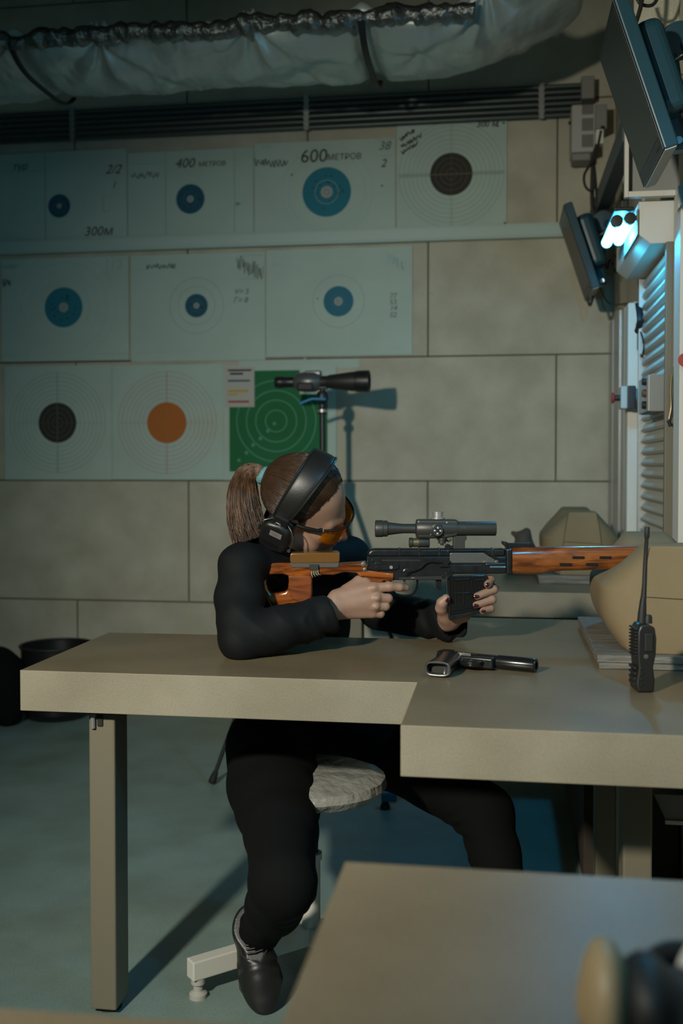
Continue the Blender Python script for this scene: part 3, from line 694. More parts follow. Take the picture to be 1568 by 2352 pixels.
# ---- monitors with arms
def make_monitor():
    r = root('wall_monitor', (.36, 2.65, 1.894), 'x', 'monitor', 'monitors on the firing lane wall')
    # local frame: origin bottom edge; u up along screen, n screen normal (towards -x and down)
    u = Vector((-.115, 0, .345)); Lh = u.length; u.normalize(); nrm = Vector((-u.z, 0, u.x)); ay = Vector((0, 1, 0))
    M = Matrix(((nrm.x, 0, u.x, 0), (nrm.y, 1, u.y, 0), (nrm.z, 0, u.z, 0), (0, 0, 0, 1)))  # x=normal, y=y, z=up
    w = .17
    bm = BM(); add_box(bm, -.036, -.003, -w, w, 0, Lh); o = obj('casing', bm, M_case_glow, r, bevel=.004); o.data.transform(M)
    bm = BM(); add_box(bm, -.003, 0, -w+.002, w-.002, .002, Lh-.002); o = obj('bezel', bm, M_black, r, bevel=.001); o.data.transform(M)
    bm = BM(); add_box(bm, -.001, .0006, -w+.016, w-.014, .034, Lh-.016); o = obj('screen', bm, M_screen, r); o.data.transform(M)
    bm = BM(); add_box(bm, -.030, -.004, -w+.004, w-.004, -.0025, .0008); o = obj('bottom_strip', bm, M_offw, r); o.data.transform(M)
    bm = BM(); add_box(bm, -.105, -.036, -.12, .12, .09, Lh-.05); o = obj('rear_housing', bm, M_case_glow, r, bevel=.025, seg=4); o.data.transform(M)
    bm = BM()
    for k in range(4): add_box(bm, .0004, .001, -w+.03+k*.012, -w+.036+k*.012, .014, .019)
    o = obj('button_row', bm, M_ink, r); o.data.transform(M)
    # vesa arm to the wall
    c0 = M @ Vector((-.105, 0, .19)); a = Vector((.125, -.03, .14))
    bm = BM(); add_box(bm, -.118, -.105, -.05, .05, .14, .24); o = obj('mounting_plate', bm, M_dark, r, bevel=.003); o.data.transform(M)
    O = Vector((.36, 2.65, 1.894)); w2 = lambda px, py, d=2.52: P(px, py, d)-O
    pa, pb = w2(1550, 350), w2(1528, 130); ax_ = (pb-pa).normalized(); sd = ax_.cross(Vector((0,1,0))).normalized()
    bm = BM(); add_tube(bm, [pa, pa.lerp(pb, .5), pb], [.018, .022, .020], 16, flat=1.5); obj('arm', bm, M_case_glow, r, smooth=True)
    bm = BM(); add_lathe(bm, [(0, -.03), (.040, -.028), (.046, 0), (.040, .028), (0, .032)], tuple(w2(1556, 95, 2.56)), (0,1,.1), 26); add_tube(bm, [w2(1556, 95, 2.56), (.145, -.02, .24)], .024, 14); obj('joint_cover', bm, M_case_glow, r, smooth=True)
    bm = BM(); add_box(bm, .132, .150, -.11, .03, .10, .42); obj('wall_bracket', bm, M_dark, r, bevel=.003)
    bm = BM(); add_lathe(bm, [(.0085, 0), (.0085, .004), (.004, .004), (.004, .002)], tuple(w2(1559, 322, 2.475)), (-.2,-1,-.1), 16); obj('bolt', bm, M_alu, r, smooth=True)
    bm = BM(); add_tube(bm, smooth_path([c0+Vector((0,-.05,-.06)), c0+Vector((.03,-.09,-.13)), c0+Vector((.06,-.05,-.05)), (.12, -.09, .12), (.135, -.04, .34), (.145, .02, .5)], 8), .004, 8)
    add_tube(bm, smooth_path([c0+Vector((0,.03,-.06)), c0+Vector((.02,-.01,-.17)), c0+Vector((.05,.03,-.06)), (.12, -.02, .10), (.14, 0, .42)], 8), .0035, 8); obj('cable', bm, M_rubber, r, smooth=True)
    for zz in (140, 185):
        bm = BM(); add_tube(bm, smooth_path([w2(1526,zz+12,2.48), w2(1545,zz,2.47), w2(1566,zz-14,2.48)], 4), .0020, 6); obj('cable_tie', bm, M_offw, r, smooth=True)
    return r
m1 = make_monitor(); m1['label'] = 'large flat monitor tilted down at the upper right corner, casing tinted with blue lamp glow'
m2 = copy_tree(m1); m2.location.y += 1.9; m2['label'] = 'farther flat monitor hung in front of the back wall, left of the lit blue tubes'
bm = BM(); add_tube(bm, smooth_path([P(1478,-60,2.9), P(1472,10,2.9), P(1456,66,2.9), P(1450,110,2.88)], 8), .006, 8); add_tube(bm, smooth_path([P(1458,-20,2.92), P(1470,8,2.92), P(1500,10,2.92), P(1520,-30,2.92)], 8), .005, 8)
tag(obj('ceiling_cable', bm, M_rubber, origin=tuple(P(1470,0,2.9)), smooth=True), 'black cables hanging from above behind the near monitor', 'cable')
# hanging cables by the far monitor
bm = BM(); add_tube(bm, smooth_path([PY(1380,300,4.6), PY(1366,360,4.6), PY(1342,400,4.6), PY(1345,430,4.6), PY(1362,435,4.6), PY(1364,380,4.6), PY(1370,470,4.58), PY(1362,520,4.6), PY(1368,640,4.6), PY(1356,700,4.6), PY(1350,680,4.6), PY(1366,640,4.6)], 10), .0055, 8)
add_tube(bm, smooth_path([PY(1385,290,4.62), PY(1372,330,4.62), PY(1362,370,4.62), PY(1360,470,4.62), PY(1372,520,4.62)], 10), .009, 8)
tag(obj('hanging_cable', bm, M_rubber, origin=tuple(PY(1362,430,4.6)), smooth=True), 'looped black cables hanging behind the far monitor', 'cable')
bm = BM(); add_tube(bm, smooth_path([PX(1376,660,.44), PX(1392,690,.45), PX(1410,700,.47), PX(1455,697,.485), PX(1467,712,.49), PX(1462,745,.49), PX(1452,770,.49)], 8), .0035, 8)
add_tube(bm, smooth_path([PX(1466,700,.48), PX(1470,735,.48), PX(1464,760,.48)], 6), .012, 8)
add_tube(bm, smooth_path([PX(1467,750,.485), PX(1478,790,.485), PX(1474,820,.485), PX(1468,805,.485)], 6), .003, 8)
tag(obj('power_cable', bm, M_rubber, origin=tuple(PX(1465,700,.48)), smooth=True), 'black power cable running down the white column to the small adapter', 'cable')

# ---- cyan tube lamps under the shutter boxes
def make_lamp():
    r = root('tube_lamp', (.40, 3.42, 1.93), 'x', 'lamp', 'cyan tube lamps on the firing lane wall')
    for k, (x, z) in enumerate(((-.022, -.012), (-.060, -.018))):
        bm = BM(); add_lathe(bm, [(0, -.15), (.0165, -.15), (.0165, .15), (0, .15)], (x, 0, z), (0,1,0), 20); obj('tube', bm, M_tube, r, smooth=True)
        bm = BM(); add_lathe(bm, [(0, -.168), (.018, -.166), (.018, -.149), (.0166, -.149)], (x, 0, z), (0,1,0), 20); obj('end_cap', bm, M_dark, r, smooth=True); bm = BM(); add_lathe(bm, [(.0166, .149), (.018, .149), (.018, .17), (0, .17)], (x, 0, z), (0,1,0), 20); obj('end_cap', bm, M_dark, r, smooth=True)
    bm = BM(); add_box(bm, -.070, -.012, -.18, .18, .008, .020); add_box(bm, -.048, -.026, -.16, .16, .020, .045); obj('lamp_housing', bm, M_dark, r, bevel=.004)
    bm = BM(); add_box(bm, -.0035, -.0005, -.18, .19, -.064, .012); obj('reflector', bm, M_greyp, r)
    ld = bpy.data.lights.new('tube_glow', 'POINT'); ld.energy = TUBE_W; ld.color = (.03, .55, 1.0); ld.shadow_soft_size = .012; lo = bpy.data.objects.new('tube_glow', ld); COL.objects.link(lo); lo.parent = r; lo.location = (-.041, -.02, -.042)
    return r
l1 = make_lamp(); l1['label'] = 'glowing cyan twin tube lamp beside the roller shutter box'
l2 = copy_tree(l1); l2.location.y -= 1.9; l2['label'] = 'cyan twin tube lamp beside the bench, outside the right edge of the frame'
l3 = copy_tree(l2); l3.location.y -= 1.9; l3['label'] = 'cyan twin tube lamp above the nearest bench, outside the frame'

# ---- boxes on the right
a = P(1432, 943, 3.95); b = P(1475, 893, 3.95)
r_ = root('push_button_box', (.455, 4.0, a.z), 'small box with red push button and blue-lit cover on the white column', 'button box')
bm = BM(); add_box(bm, .428, .452, 3.93, 3.999, a.z, b.z); obj('cover', bm, mat('pale_plastic', (.45, .47, .46), .4), r_, world=True, bevel=.004)
bm = BM(); add_box(bm, .452, .480, 3.925, 3.999, a.z-.002, b.z+.001); obj('rear_box', bm, M_black, r_, world=True, bevel=.003)
bm = BM(); zc = (a.z+b.z)/2; add_lathe(bm, [(.011, 0), (.011, .020)], (.428, 3.965, zc), (-1,0,0), 18); obj('collar', bm, M_dark, r_, world=True, smooth=True)
bm = BM(); add_lathe(bm, [(.010, .0), (.020, .008), (.020, .013), (0, .015)], (.412, 3.965, zc), (-1,0,0), 20); obj('push_button', bm, M_red, r_, world=True, smooth=True)
a = P(1455, 810, 3.95); b = P(1475, 755, 3.95)
r_ = root('cable_adapter', (a.x, 3.97, a.z), 'small grey adapter box with a red indicator hanging on the white column', 'adapter')
bm = BM(); add_box(bm, a.x, b.x, 3.95, 3.999, a.z, b.z); obj('body', bm, M_greyp, r_, world=True, bevel=.004)
bm = BM(); q = P(1446, 772, 3.97); add_lathe(bm, [(.007, .012), (.007, 0), (0, -.003)], (q.x, q.y, q.z), (.2,.1,1), 14); obj('indicator', bm, M_redled, r_, world=True, smooth=True)
bm = BM(); add_lathe(bm, [(.009, 0), (.009, .022)], (q.x+.001, q.y, q.z+.008), (.1,.1,1), 14); obj('plug', bm, M_dark, r_, world=True, smooth=True)
a = PY(1493, 945, 3.27); b = PY(1541, 858, 3.27)
r_ = root('control_box', ((a.x+b.x)/2, 3.3, a.z), 'grey metal control box mounted over the roller shutter slats', 'control box')
bm = BM(); add_box(bm, a.x, b.x-.004, 3.27, 3.50, a.z, b.z); obj('housing', bm, M_greyp, r_, world=True, bevel=.003)
bm = BM(); add_box(bm, a.x-.006, a.x, 3.275, 3.495, a.z+.002, b.z-.002); obj('front_panel', bm, M_offw, r_, world=True, bevel=.001)
for k in range(3):
    bm = BM(); add_lathe(bm, [(.012, 0), (.012, .012), (0, .014)], (a.x-.006, 3.32, a.z+.022+k*.036), (-1,0,0), 16); obj('button', bm, M_dark if k != 1 else mat('button_brown', (.12, .06, .04), .5), r_, world=True, smooth=True)
bm = BM(); X_ = .475
add_tube(bm, smooth_path([PY(1542,862,3.2), PY(1540,900,3.19), PY(1541,935,3.18), PY(1536,962,3.18)], 8), .0035, 8); add_tube(bm, smooth_path([PY(1548,866,3.2), PY(1547,910,3.19), PY(1545,945,3.18), PY(1537,972,3.18)], 8), .003, 8, mi=1)
add_tube(bm, [PY(1535,965,3.18), PY(1540,980,3.18)], [.006, .005], 10, mi=1)
tag(obj('cable_bundle', bm, [M_brass, M_rubber], origin=tuple(PY(1542,862,3.2)), smooth=True), 'tan and black cables hanging down beside the grey control box', 'cable')
q_ = PY(1570, 833, 3.08); bm = BM(); add_lathe(bm, [(.010, 0), (.010, .018), (.019, .022), (.019, .034), (0, .040)], (.505, 3.03, q_.z), (-.25,-1,0), 22)
tag(obj('emergency_button', bm, M_red, origin=(.505, 3.03, q_.z), smooth=True), 'dark red button on the pale post, cut by the right edge of the photo', 'button')

# ---- low dark cabinet and sill right of the floor
tag(box('storage_cabinet', .235, XW-.014, 3.03, 3.90, 0, .60, M_brown), 'dark brown low cabinet against the right wall under the benches', 'cabinet')
a = PY(1505, 1868, 2.30); b = PY(1700, 1815, 2.30)
r_ = root('metal_tray', (.40, 2.4, a.z), 'grey metal tray with a pale rim under the bench at the right edge', 'tray')
bm = BM(); add_prism(bm, [(a.x-.012, b.z), (.497, b.z), (.497, a.z), (a.x+.015, a.z)], I4, 2.25, 2.9); obj('tray_body', bm, M_steel, r_, world=True, bevel=.002)
bm = BM(); add_box(bm, a.x+.012, .497, 2.243, 2.25, a.z-.004, a.z+.004); obj('rim', bm, M_white, r_, world=True)

# ================================================================ STOOL
sc = P(714, 1800, 2.50); sx, sy = sc.x, sc.y
r_ = root('swivel_stool', (sx, sy, 0), 'white metal swivel stool with round crinkled grey vinyl seat under the woman', 'stool')
bm = BM(); add_lathe(bm, [(0, .402), (.14, .402), (.168, .410), (.180, .428), (.176, .446), (.14, .458), (.08, .462), (0, .463)], (0,0,0), (0,0,1), 56)
for v in bm.verts:
    if v.co.z > .405: v.co.z += .004*noise.noise(v.co*35)
obj('seat', bm, M_vinyl, r_, smooth=True)
bm = BM(); add_lathe(bm, [(.10, .388), (.10, .402)], n=24); add_lathe(bm, [(.017, .20), (.017, .388)], n=20); obj('gas_lift', bm, M_dark, r_, smooth=True)
bm = BM(); add_lathe(bm, [(.022, .05), (.022, .245), (.026, .247), (.026, .262), (.018, .264)], n=24); obj('column', bm, M_white, r_, smooth=True)
ft = PZ(455, 2290, 0); ang0 = math.atan2(ft.y-sy, ft.x-sx); Lf = math.hypot(ft.x-sx, ft.y-sy)
for k in range(4):
    a = ang0+k*math.pi/2; ln = Lf if k == 0 else Lf*.72
    M = Matrix.Rotation(a, 4, 'Z'); bm = BM(); add_box(bm, .0, ln+.02, -.017, .017, .045, .088, M=M); lg = obj('base_leg', bm, M_white, r_, bevel=.003)
    bm = BM(); add_lathe(bm, [(.020, 0), (.020, .010), (.011, .016), (.011, .03), (.016, .032), (.016, .045)], (math.cos(a)*ln, math.sin(a)*ln, 0), (0,0,1), 20); o = obj('foot', bm, M_offw, lg, smooth=True)

# ================================================================ SPOTTING SCOPE ON TRIPOD
TY = 4.5; q = PY(741, 960, TY)
r_ = root('tripod', (q.x, q.y, 0), 'slim black tripod standing behind the woman by the back wall', 'tripod')
apex = PY(742, 1085, TY); top = PY(740, 945, TY)
bm = BM(); add_tube(bm, [apex-Vector((0,0,.22)), top], .0125, 14); add_lathe(bm, [(.026, -.03), (.026, .03)], tuple(apex), n=18); obj('centre_column', bm, M_black, r_, world=True, smooth=True)
for (px, py) in ((487,1803),(972,1648),(690,1700)):
    f = PZ(px, py, 0); f.z = .012; k_ = apex+(f-apex)*.5
    bm = BM(); add_tube(bm, [apex, k_], .0125, 12); add_tube(bm, [k_, apex+(f-apex)*.8], .010, 12); add_tube(bm, [apex+(f-apex)*.8, f], .0075, 12); lg = obj('leg', bm, M_black, r_, world=True, smooth=True)
    bm = BM(); add_lathe(bm, [(.011, -.006), (.015, .0), (.013, .022), (.009, .04)], tuple(f), tuple((apex-f).normalized()), 14)
    o = obj('rubber_foot', bm, M_rubber, None, smooth=True); o.data.transform(Matrix.Translation((-q.x, -q.y, 0))); o.parent = lg
s_ = 4.45/F
q2 = PZ(884, 1858, 0)
r_2 = root('stand_foot', (q2.x, q2.y, 0), 'foot and bracket of a stand, bracket coloured as if lit blue, on the floor just right of the stool seat', 'stand')
bm = BM(); add_lathe(bm, [(.016, 0), (.018, .006), (.012, .022), (.008, .03)], n=18); obj('foot', bm, M_rubber, r_2, smooth=True)
bm = BM(); add_box(bm, -.012, .040, -.015, .015, .028, .060); obj('bracket', bm, M_bluep_lit, r_2, bevel=.004)  # blue light on the bracket is put into its colour
bm = BM(); add_tube(bm, [(.0, 0, .028), (.16, .10, .30)], .009, 10); obj('leg', bm, M_dark, r_2, smooth=True)
bm = BM(); add_lathe(bm, [(.016, -.012), (.022, -.008), (.022, .012), (.014, .016), (.014, .03), (.024, .04), (.028, .06), (.022, .082), (.012, .088), (.012, .10)], tuple(top), n=22)
obj('ball_head', bm, M_black, r_, world=True, smooth=True)
bm = BM(); add_lathe(bm, [(.0225, -.004), (.0225, .008)], tuple(top), n=22); obj('collar', bm, M_alu, r_, world=True, smooth=True)
bm = BM(); add_tube(bm, [PY(688,927,TY-.03), PY(716,916,TY-.03), PY(748,917,TY-.02)], [.008, .007, .008], 10); obj('lock_handle', bm, M_bluep_lit, r_, world=True, smooth=True)
sc0 = PY(740, 877, TY)
r_ = root('spotting_scope', (sc0.x, sc0.y, sc0.z-.05), 'black and silver spotting scope on the tripod in front of the green target', 'scope')
def sp(px): return (px-740)*s_
bm = BM(); add_lathe(bm, [(0, sp(627)), (12*s_, sp(627)), (14*s_, sp(630)), (14*s_, sp(648)), (12.5*s_, sp(650)), (13*s_, sp(674)), (0, sp(674))], tuple(sc0), (1,0,0), 30); obj('eyepiece', bm, M_black, r_, world=True, smooth=True)
bm = BM(); add_lathe(bm, [(0, sp(672)), (15*s_, sp(672)), (21*s_, sp(682)), (24*s_, sp(700)), (24*s_, sp(722)), (16*s_, sp(738)), (0, sp(738))], tuple(sc0), (1,0,0), 30)
add_box(bm, sc0.x+sp(700), sc0.x+sp(738), sc0.y-.018, sc0.y+.018, sc0.z+.025, sc0.z+.048); obj('prism_housing', bm, mat('grey_rubber_armour', (.11, .12, .12), .35, metal=.4), r_, world=True, smooth=True, bevel=.006)
bm = BM(); add_lathe(bm, [(0, sp(734)), (14*s_, sp(734)), (14*s_, sp(752)), (16*s_, sp(756)), (23*s_, sp(812)), (23*s_, sp(820)), (0, sp(820))], tuple(sc0), (1,0,0), 30); obj('objective_tube', bm, M_dark, r_, world=True, smooth=True)
bm = BM(); add_lathe(bm, [(0, sp(818)), (24*s_, sp(818)), (25.5*s_, sp(826)), (26*s_, sp(851)), (23*s_, sp(852)), (22*s_, sp(840)), (0, sp(839))], tuple(sc0), (1,0,0), 30); obj('lens_hood', bm, M_black, r_, world=True, smooth=True)
bm = BM(); add_box(bm, sc0.x+sp(684), sc0.x+sp(722), sc0.y-.048, sc0.y-.03, sc0.z-.04, sc0.z-.005); obj('focus_grip', bm, M_rubber, r_, world=True, bevel=.007)
bm = BM(); add_box(bm, sc0.x-.022, sc0.x+.022, sc0.y-.02, sc0.y+.02, top.z+.095, sc0.z-.02); obj('mounting_foot', bm, M_dark, r_, world=True, bevel=.003)

# ================================================================ THINGS ON THE FLOOR AT THE LEFT
p0 = PZ(-24, 1662, 0)
bl = Blob((p0.x-.45, p0.y-.25, -.01), (p0.x+.25, p0.y+.3, .45), .01)
bl.ell((p0.x-.10, p0.y+.05, .14), (.26, .16, .17), k=.03).ell((p0.x-.05, p0.y+.05, .25), (.20, .11, .09), k=.05).cap((p0.x-.2, p0.y, .08), (p0.x+.08, p0.y, .08), .09, .09, .04)
bl.disp(lambda p: .012*np.sin(p[:, 0]*31)*np.sin(p[:, 2]*27+p[:, 0]*9))
bl.v = np.maximum(bl.v, (-(bl.lo[2]+bl.h*np.arange(bl.n[2])))[None, None, :].astype(np.float32)+.001)
me = bl.mesh('duffel_bag'); r_ = root('duffel_bag', (p0.x-.1, p0.y+.05, 0), 'slumped black fabric bag on the floor at the left edge', 'bag')
me.transform(Matrix.Translation((-(p0.x-.1), -(p0.y+.05), 0))); obj('bag_body', me, M_trous, r_)
bm = BM(); add_tube(bm, smooth_path([(-.12,-.1,.22),(-.08,-.15,.34),(.06,-.15,.35),(.12,-.1,.23)], 8), .011, 8); obj('strap', bm, M_black, r_, smooth=True)
p0 = PZ(112, 1655, 0)
r_ = root('round_basket', (p0.x, p0.y+.10, 0), 'low round black basket on the floor behind the left end of the bench', 'basket')
bm = BM(); prof = [(0, 0), (.14, 0), (.155, .03), (.148, .03), (.138, .012), (0, .012)]; add_lathe(bm, prof, n=40); obj('base', bm, M_black, r_, smooth=True)
bm = BM(); add_lathe(bm, [(.150, .03), (.168, .33), (.165, .33), (.147, .03)], n=48)
obj('mesh_side', bm, M_black, r_, smooth=True)
bm = BM(); pts = [(math.cos(t)*.169, math.sin(t)*.169, .335) for t in [2*math.pi*k/48 for k in range(49)]]; add_tube(bm, pts, .007, 8); obj('rim', bm, M_dark, r_, smooth=True)
#@@RIFLE
# ================================================================ RIFLE
DR = 2.5; S = DR/F; RO = P(1000, 1290, DR)
rifle = root('rifle', tuple(RO), 'scoped rifle with polished wooden stock and handguard held by the woman in black', 'rifle', rz=TH)
def q(px, py, y=0.): return Vector(((px-1000)*S, y, (1290-py)*S))
def rp(pts): return [((a-1000)*S, (1290-b)*S) for a, b in pts]
def prism(name, pts, t0, t1, m, parent=rifle, bevel=.0015, seg=2, **k):
    bm = BM(); add_prism(bm, rp(pts), I4, t0, t1); return obj(name, bm, m, parent, bevel=bevel, seg=seg, **k)
def lx(bm, prof, cy, y=0., n=28, mi=0, sy=1., cx=1000):
    """lathe along x: prof of (radius px, px)"""
    add_lathe(bm, [(r*S, (p-1000)*S) for r, p in prof], (0, y, (1290-cy)*S), (1,0,0), n, mi, sy)
# skeleton stock: outer outline with thumb hole (built as a ring of faces)
def stock():
    outer = [(591,1293),(640,1292),(700,1292.5),(778,1293),(812,1291),(837,1289),(845,1296),(841,1307),(871,1312),(903,1315),(903,1332),(880,1332),(868,1350),(862,1378),(856,1400),(842,1409),(826,1404),(822,1385),(826,1355),(829,1325),(819,1314),(790,1312),(765,1319),(742,1318),(720,1316),(717.5,1322),(717.5,1374),(712,1384),(690,1388),(668,1390),(655,1397),(641,1402),(630,1399),(619,1382),(610,1360),(601,1338),(592,1314)]
    hole = [(623,1317),(650,1316),(663,1320),(664,1335),(662,1350),(655,1358),(640,1361),(622,1360),(615,1352),(612,1335),(614,1322)]
    me = bpy.data.curves.new('s', 'CURVE'); me.dimensions = '2D'; me.fill_mode = 'BOTH'; me.extrude = .017; me.bevel_depth = .0055; me.bevel_resolution = 3; me.offset = -.0050
    for pts in (outer, hole):
        sp = me.splines.new('POLY'); pp = rp(pts); sp.points.add(len(pp)-1); sp.use_cyclic_u = True
        for i, (a, b) in enumerate(pp): sp.points[i].co = (a, b, 0, 1)
    o = bpy.data.objects.new('s', me); COL.objects.link(o); dg = bpy.context.evaluated_depsgraph_get(); dg.update()
    m2 = bpy.data.meshes.new_from_object(o.evaluated_get(dg)); bpy.data.objects.remove(o); m2.transform(Matrix(((1,0,0,0),(0,0,-1,0),(0,1,0,0),(0,0,0,1))))
    return m2
o = obj('stock', stock(), M_wood, rifle, smooth=True)
prism('grip_panel', [(664,1320),(716,1320),(716,1368),(708,1378),(690,1382),(672,1374),(664,1358)], -.0245, -.018, wood_mat('stock_wood_b', (.10, .025, .008), (.24, .065, .018)), parent=o, bevel=.004, seg=3)
prism('butt_plate', [(589,1292),(592,1292),(593,1313),(602,1338),(599,1340),(589,1314)], -.018, .018, M_black, parent=o)
bm = BM(); add_lathe(bm, [(.0045, -.001), (.0045, .002), (0, .003)], q(837,1306,-.0225), (0,-1,0), 12); add_lathe(bm, [(.006, -.001), (.006, .002), (0, .003)], q(834,1294,-.0225), (0,-1,0), 12); obj('screw', bm, M_steel, o, smooth=True)
# cheek pad
cp = prism('cheek_pad', [(667,1272),(670,1268),(776,1266.5),(780,1270),(780,1286),(776,1291),(672,1292),(667,1288)], -.026, .026, M_pad, bevel=.006, seg=4, smooth=True)
prism('pad_base', [(667,1290),(779,1289),(779,1298),(775,1302),(672,1302),(667,1297)], -.0245, .0245, mat('pad_base_grey', (.07, .065, .06), .6, bump=.4, bscale=400), parent=cp, bevel=.002)
b_ = prism('clasp', [(711,1294),(732,1294),(732,1305),(728,1308),(713,1308),(711,1304)], -.030, .028, M_dark, parent=cp, bevel=.001)
bm = BM()
for k in range(4): add_tube(bm, [q(718+k*4,1306,-.027), q(716+k*5,1315,-.030), q(719+k*6,1324-2*k,-.028)], .0016, 6)
obj('frayed_strap', bm, mat('cord_beige', (.30, .25, .16), .9), cp)
# receiver
rc = prism('receiver', [(843,1277),(1160,1277),(1160,1316),(1113,1317),(1042,1317),(1034,1322),(1028,1329),(999,1331),(902,1331),(903,1315),(871,1312),(842,1305),(840,1296)], -.0165, .0165, M_gun, bevel=.002)
bm = BM(); out = []
for x, y in ((842,1278),(844,1268),(850,1261),(860,1259),(1158,1259),(1158,1278)): out.append((x, y))
add_prism(bm, rp(out), I4, -.0150, .0150); obj('receiver_cover', bm, M_gun, rc, bevel=.006, seg=4, smooth=True)
bm = BM()
for px in (918, 962, 1008, 1130): add_prism(bm, rp([(px-3,1258),(px+3,1258),(px+3,1277),(px-3,1277)]), I4, -.0158, .0158)
obj('cover_rib', bm, M_gun, rc, bevel=.0025)
prism('bolt_carrier', [(1031,1271),(1034,1268.5),(1108,1268.5),(1120,1276),(1133,1284),(1134,1291.5),(1031,1291.5)], -.0180, -.015, M_steel, parent=rc, bevel=.001)
prism('ejection_lip', [(1025,1266),(1110,1265),(1124,1275),(1140,1283),(1158,1285),(1158,1282),(1141,1280),(1126,1271),(1112,1261),(1027,1262)], -.0190, -.014, M_gun, parent=rc, bevel=.0008)
bm = BM(); add_lathe(bm, [(.0045, 0), (.0045, .004), (0, .005)], q(1137,1289,-.016), (0,-1,0), 14); add_tube(bm, [q(1122,1301,-.0175), q(1158,1301,-.0175)], .0028, 8); obj('guide_rod', bm, M_steel, rc, smooth=True)
sl = BM(); add_tube(sl, [q(932,1312,-.0195), q(950,1309,-.0195), q(966,1302,-.0195), q(975,1293,-.0195), q(984,1289,-.0195), q(1016,1290,-.0195)], [.0058,.0054,.0050,.0048,.0046,.0046], 10, flat=.5)
add_lathe(sl, [(.0088, -.002), (.0088, .004), (.0062, .005), (.0062, .003), (.004, .003), (.004, .006), (0, .006)], q(932,1312,-.0175), (0,-1,0), 22)
add_prism(sl, rp([(1006,1285),(1030,1285),(1033,1289),(1026,1293),(1030,1300),(1008,1300),(1012,1293)]), I4, -.023, -.016); obj('safety_lever', sl, M_gun, rc, smooth=True)
prism('side_rail', [(858,1298),(914,1295),(914,1304),(904,1307),(862,1308)], -.0215, -.016, M_gun, parent=rc, bevel=.001)
bm = BM(); add_lathe(bm, [(.0055, 0), (.0055, .0045), (.003, .0048), (.003, .003), (0, .003)], q(865,1304,-.0175), (0,-1,0), 16); add_lathe(bm, [(.004, 0), (.004, .006), (0, .006)], q(897,1301,-.0175), (0,-1,0), 12, 1)
for a, b, r in ((845,1288,.0018),(855,1286,.0028),(863,1293,.002),(869,1293,.002),(1023,1315,.0015),(1017,1322,.0055)): add_lathe(bm, [(r, 0), (r, .0022), (0, .0028)], q(a, b, -.0158), (0,-1,0), 12)
obj('rivet', bm, [M_gun, M_alu], rc, smooth=True)
prism('groove_plate', [(876,1284),(964,1284),(964,1287.5),(876,1287.5)], -.0172, -.0160, M_dark, parent=rc, bevel=.0005)
prism('magazine_well_panel', [(1027,1297),(1104,1296),(1106,1313),(1027,1314)], -.0182, -.016, M_gun, parent=rc, bevel=.002)
prism('lower_band', [(915,1324),(1026,1321),(1026,1330),(915,1330)], -.0178, -.016, M_dark, parent=rc, bevel=.0006)
bm = BM(); sz = 5*S; add_text(bm, '53Ч', q(947,1325.5,-.0180), (1,0,0), (0,0,1), sz, 0, 0); add_text(bm, '1·00', q(1108,1288,-.0183), (1,0,0), (0,0,1), 4*S, 0, 0); obj('serial_marks', bm, mat('mark_pale', (.35, .35, .32), .6), rc)
prism('front_block', [(1112,1292),(1160,1290),(1160,1316),(1116,1316)], -.019, .019, M_gun, parent=rc, bevel=.003)
# trigger group
bm = BM(); add_tube(bm, smooth_path([q(896,1332), q(899,1350), q(908,1363), q(925,1368), q(945,1366), q(955,1355), q(958,1342), q(958,1330)], 6), .0024, 8, flat=2.2, up=(0,1,0)); obj('trigger_guard', bm, M_gun, rifle, smooth=True)
bm = BM(); add_tube(bm, smooth_path([q(928,1330), q(930,1340), q(936,1348), q(934,1356)], 5), .0028, 8); obj('trigger', bm, M_steel, rifle, smooth=True)
prism('magazine_catch', [(1000,1331),(1013,1331),(1013,1353),(1009,1356),(1003,1351),(1000,1352)], -.008, .008, M_gun, bevel=.001)
# magazine
mg = prism('magazine', [(1026,1322),(1112,1319),(1128,1335),(1128,1350),(1110,1360),(1108,1405),(1030,1421),(1028,1400)], -.0130, .0130, M_gloss, bevel=.002)
bm = BM(); Y0, Y1 = -.0165, -.012
def bar(x0, y0, x1, y1, w=2.6): add_tube(bm, [q(x0, y0, -.0135), q(x1, y1, -.0135)], w*S, 8)
bar(1040,1331,1076,1328); bar(1042,1334,1045,1392); bar(1060,1333,1063,1389); bar(1038,1362,1078,1360); bar(1080,1330,1084,1386); bar(1088,1332,1110,1329); bar(1096,1334,1099,1352)
bar(1032,1402,1104,1388, 2.2); bar(1032,1410,1106,1395, 2.2); bar(1028,1332,1031,1416, 3)
obj('pressed_ribs', bm, M_gloss, mg, smooth=True)
prism('floor_plate', [(1028,1414),(1108,1398),(1110,1406),(1030,1423)], -.0150, .0150, M_gun, parent=mg, bevel=.001)
prism('front_lip', [(1112,1322),(1126,1330),(1146,1350),(1137,1361),(1126,1352),(1116,1340)], -.004, .012, M_black, parent=mg, bevel=.001)
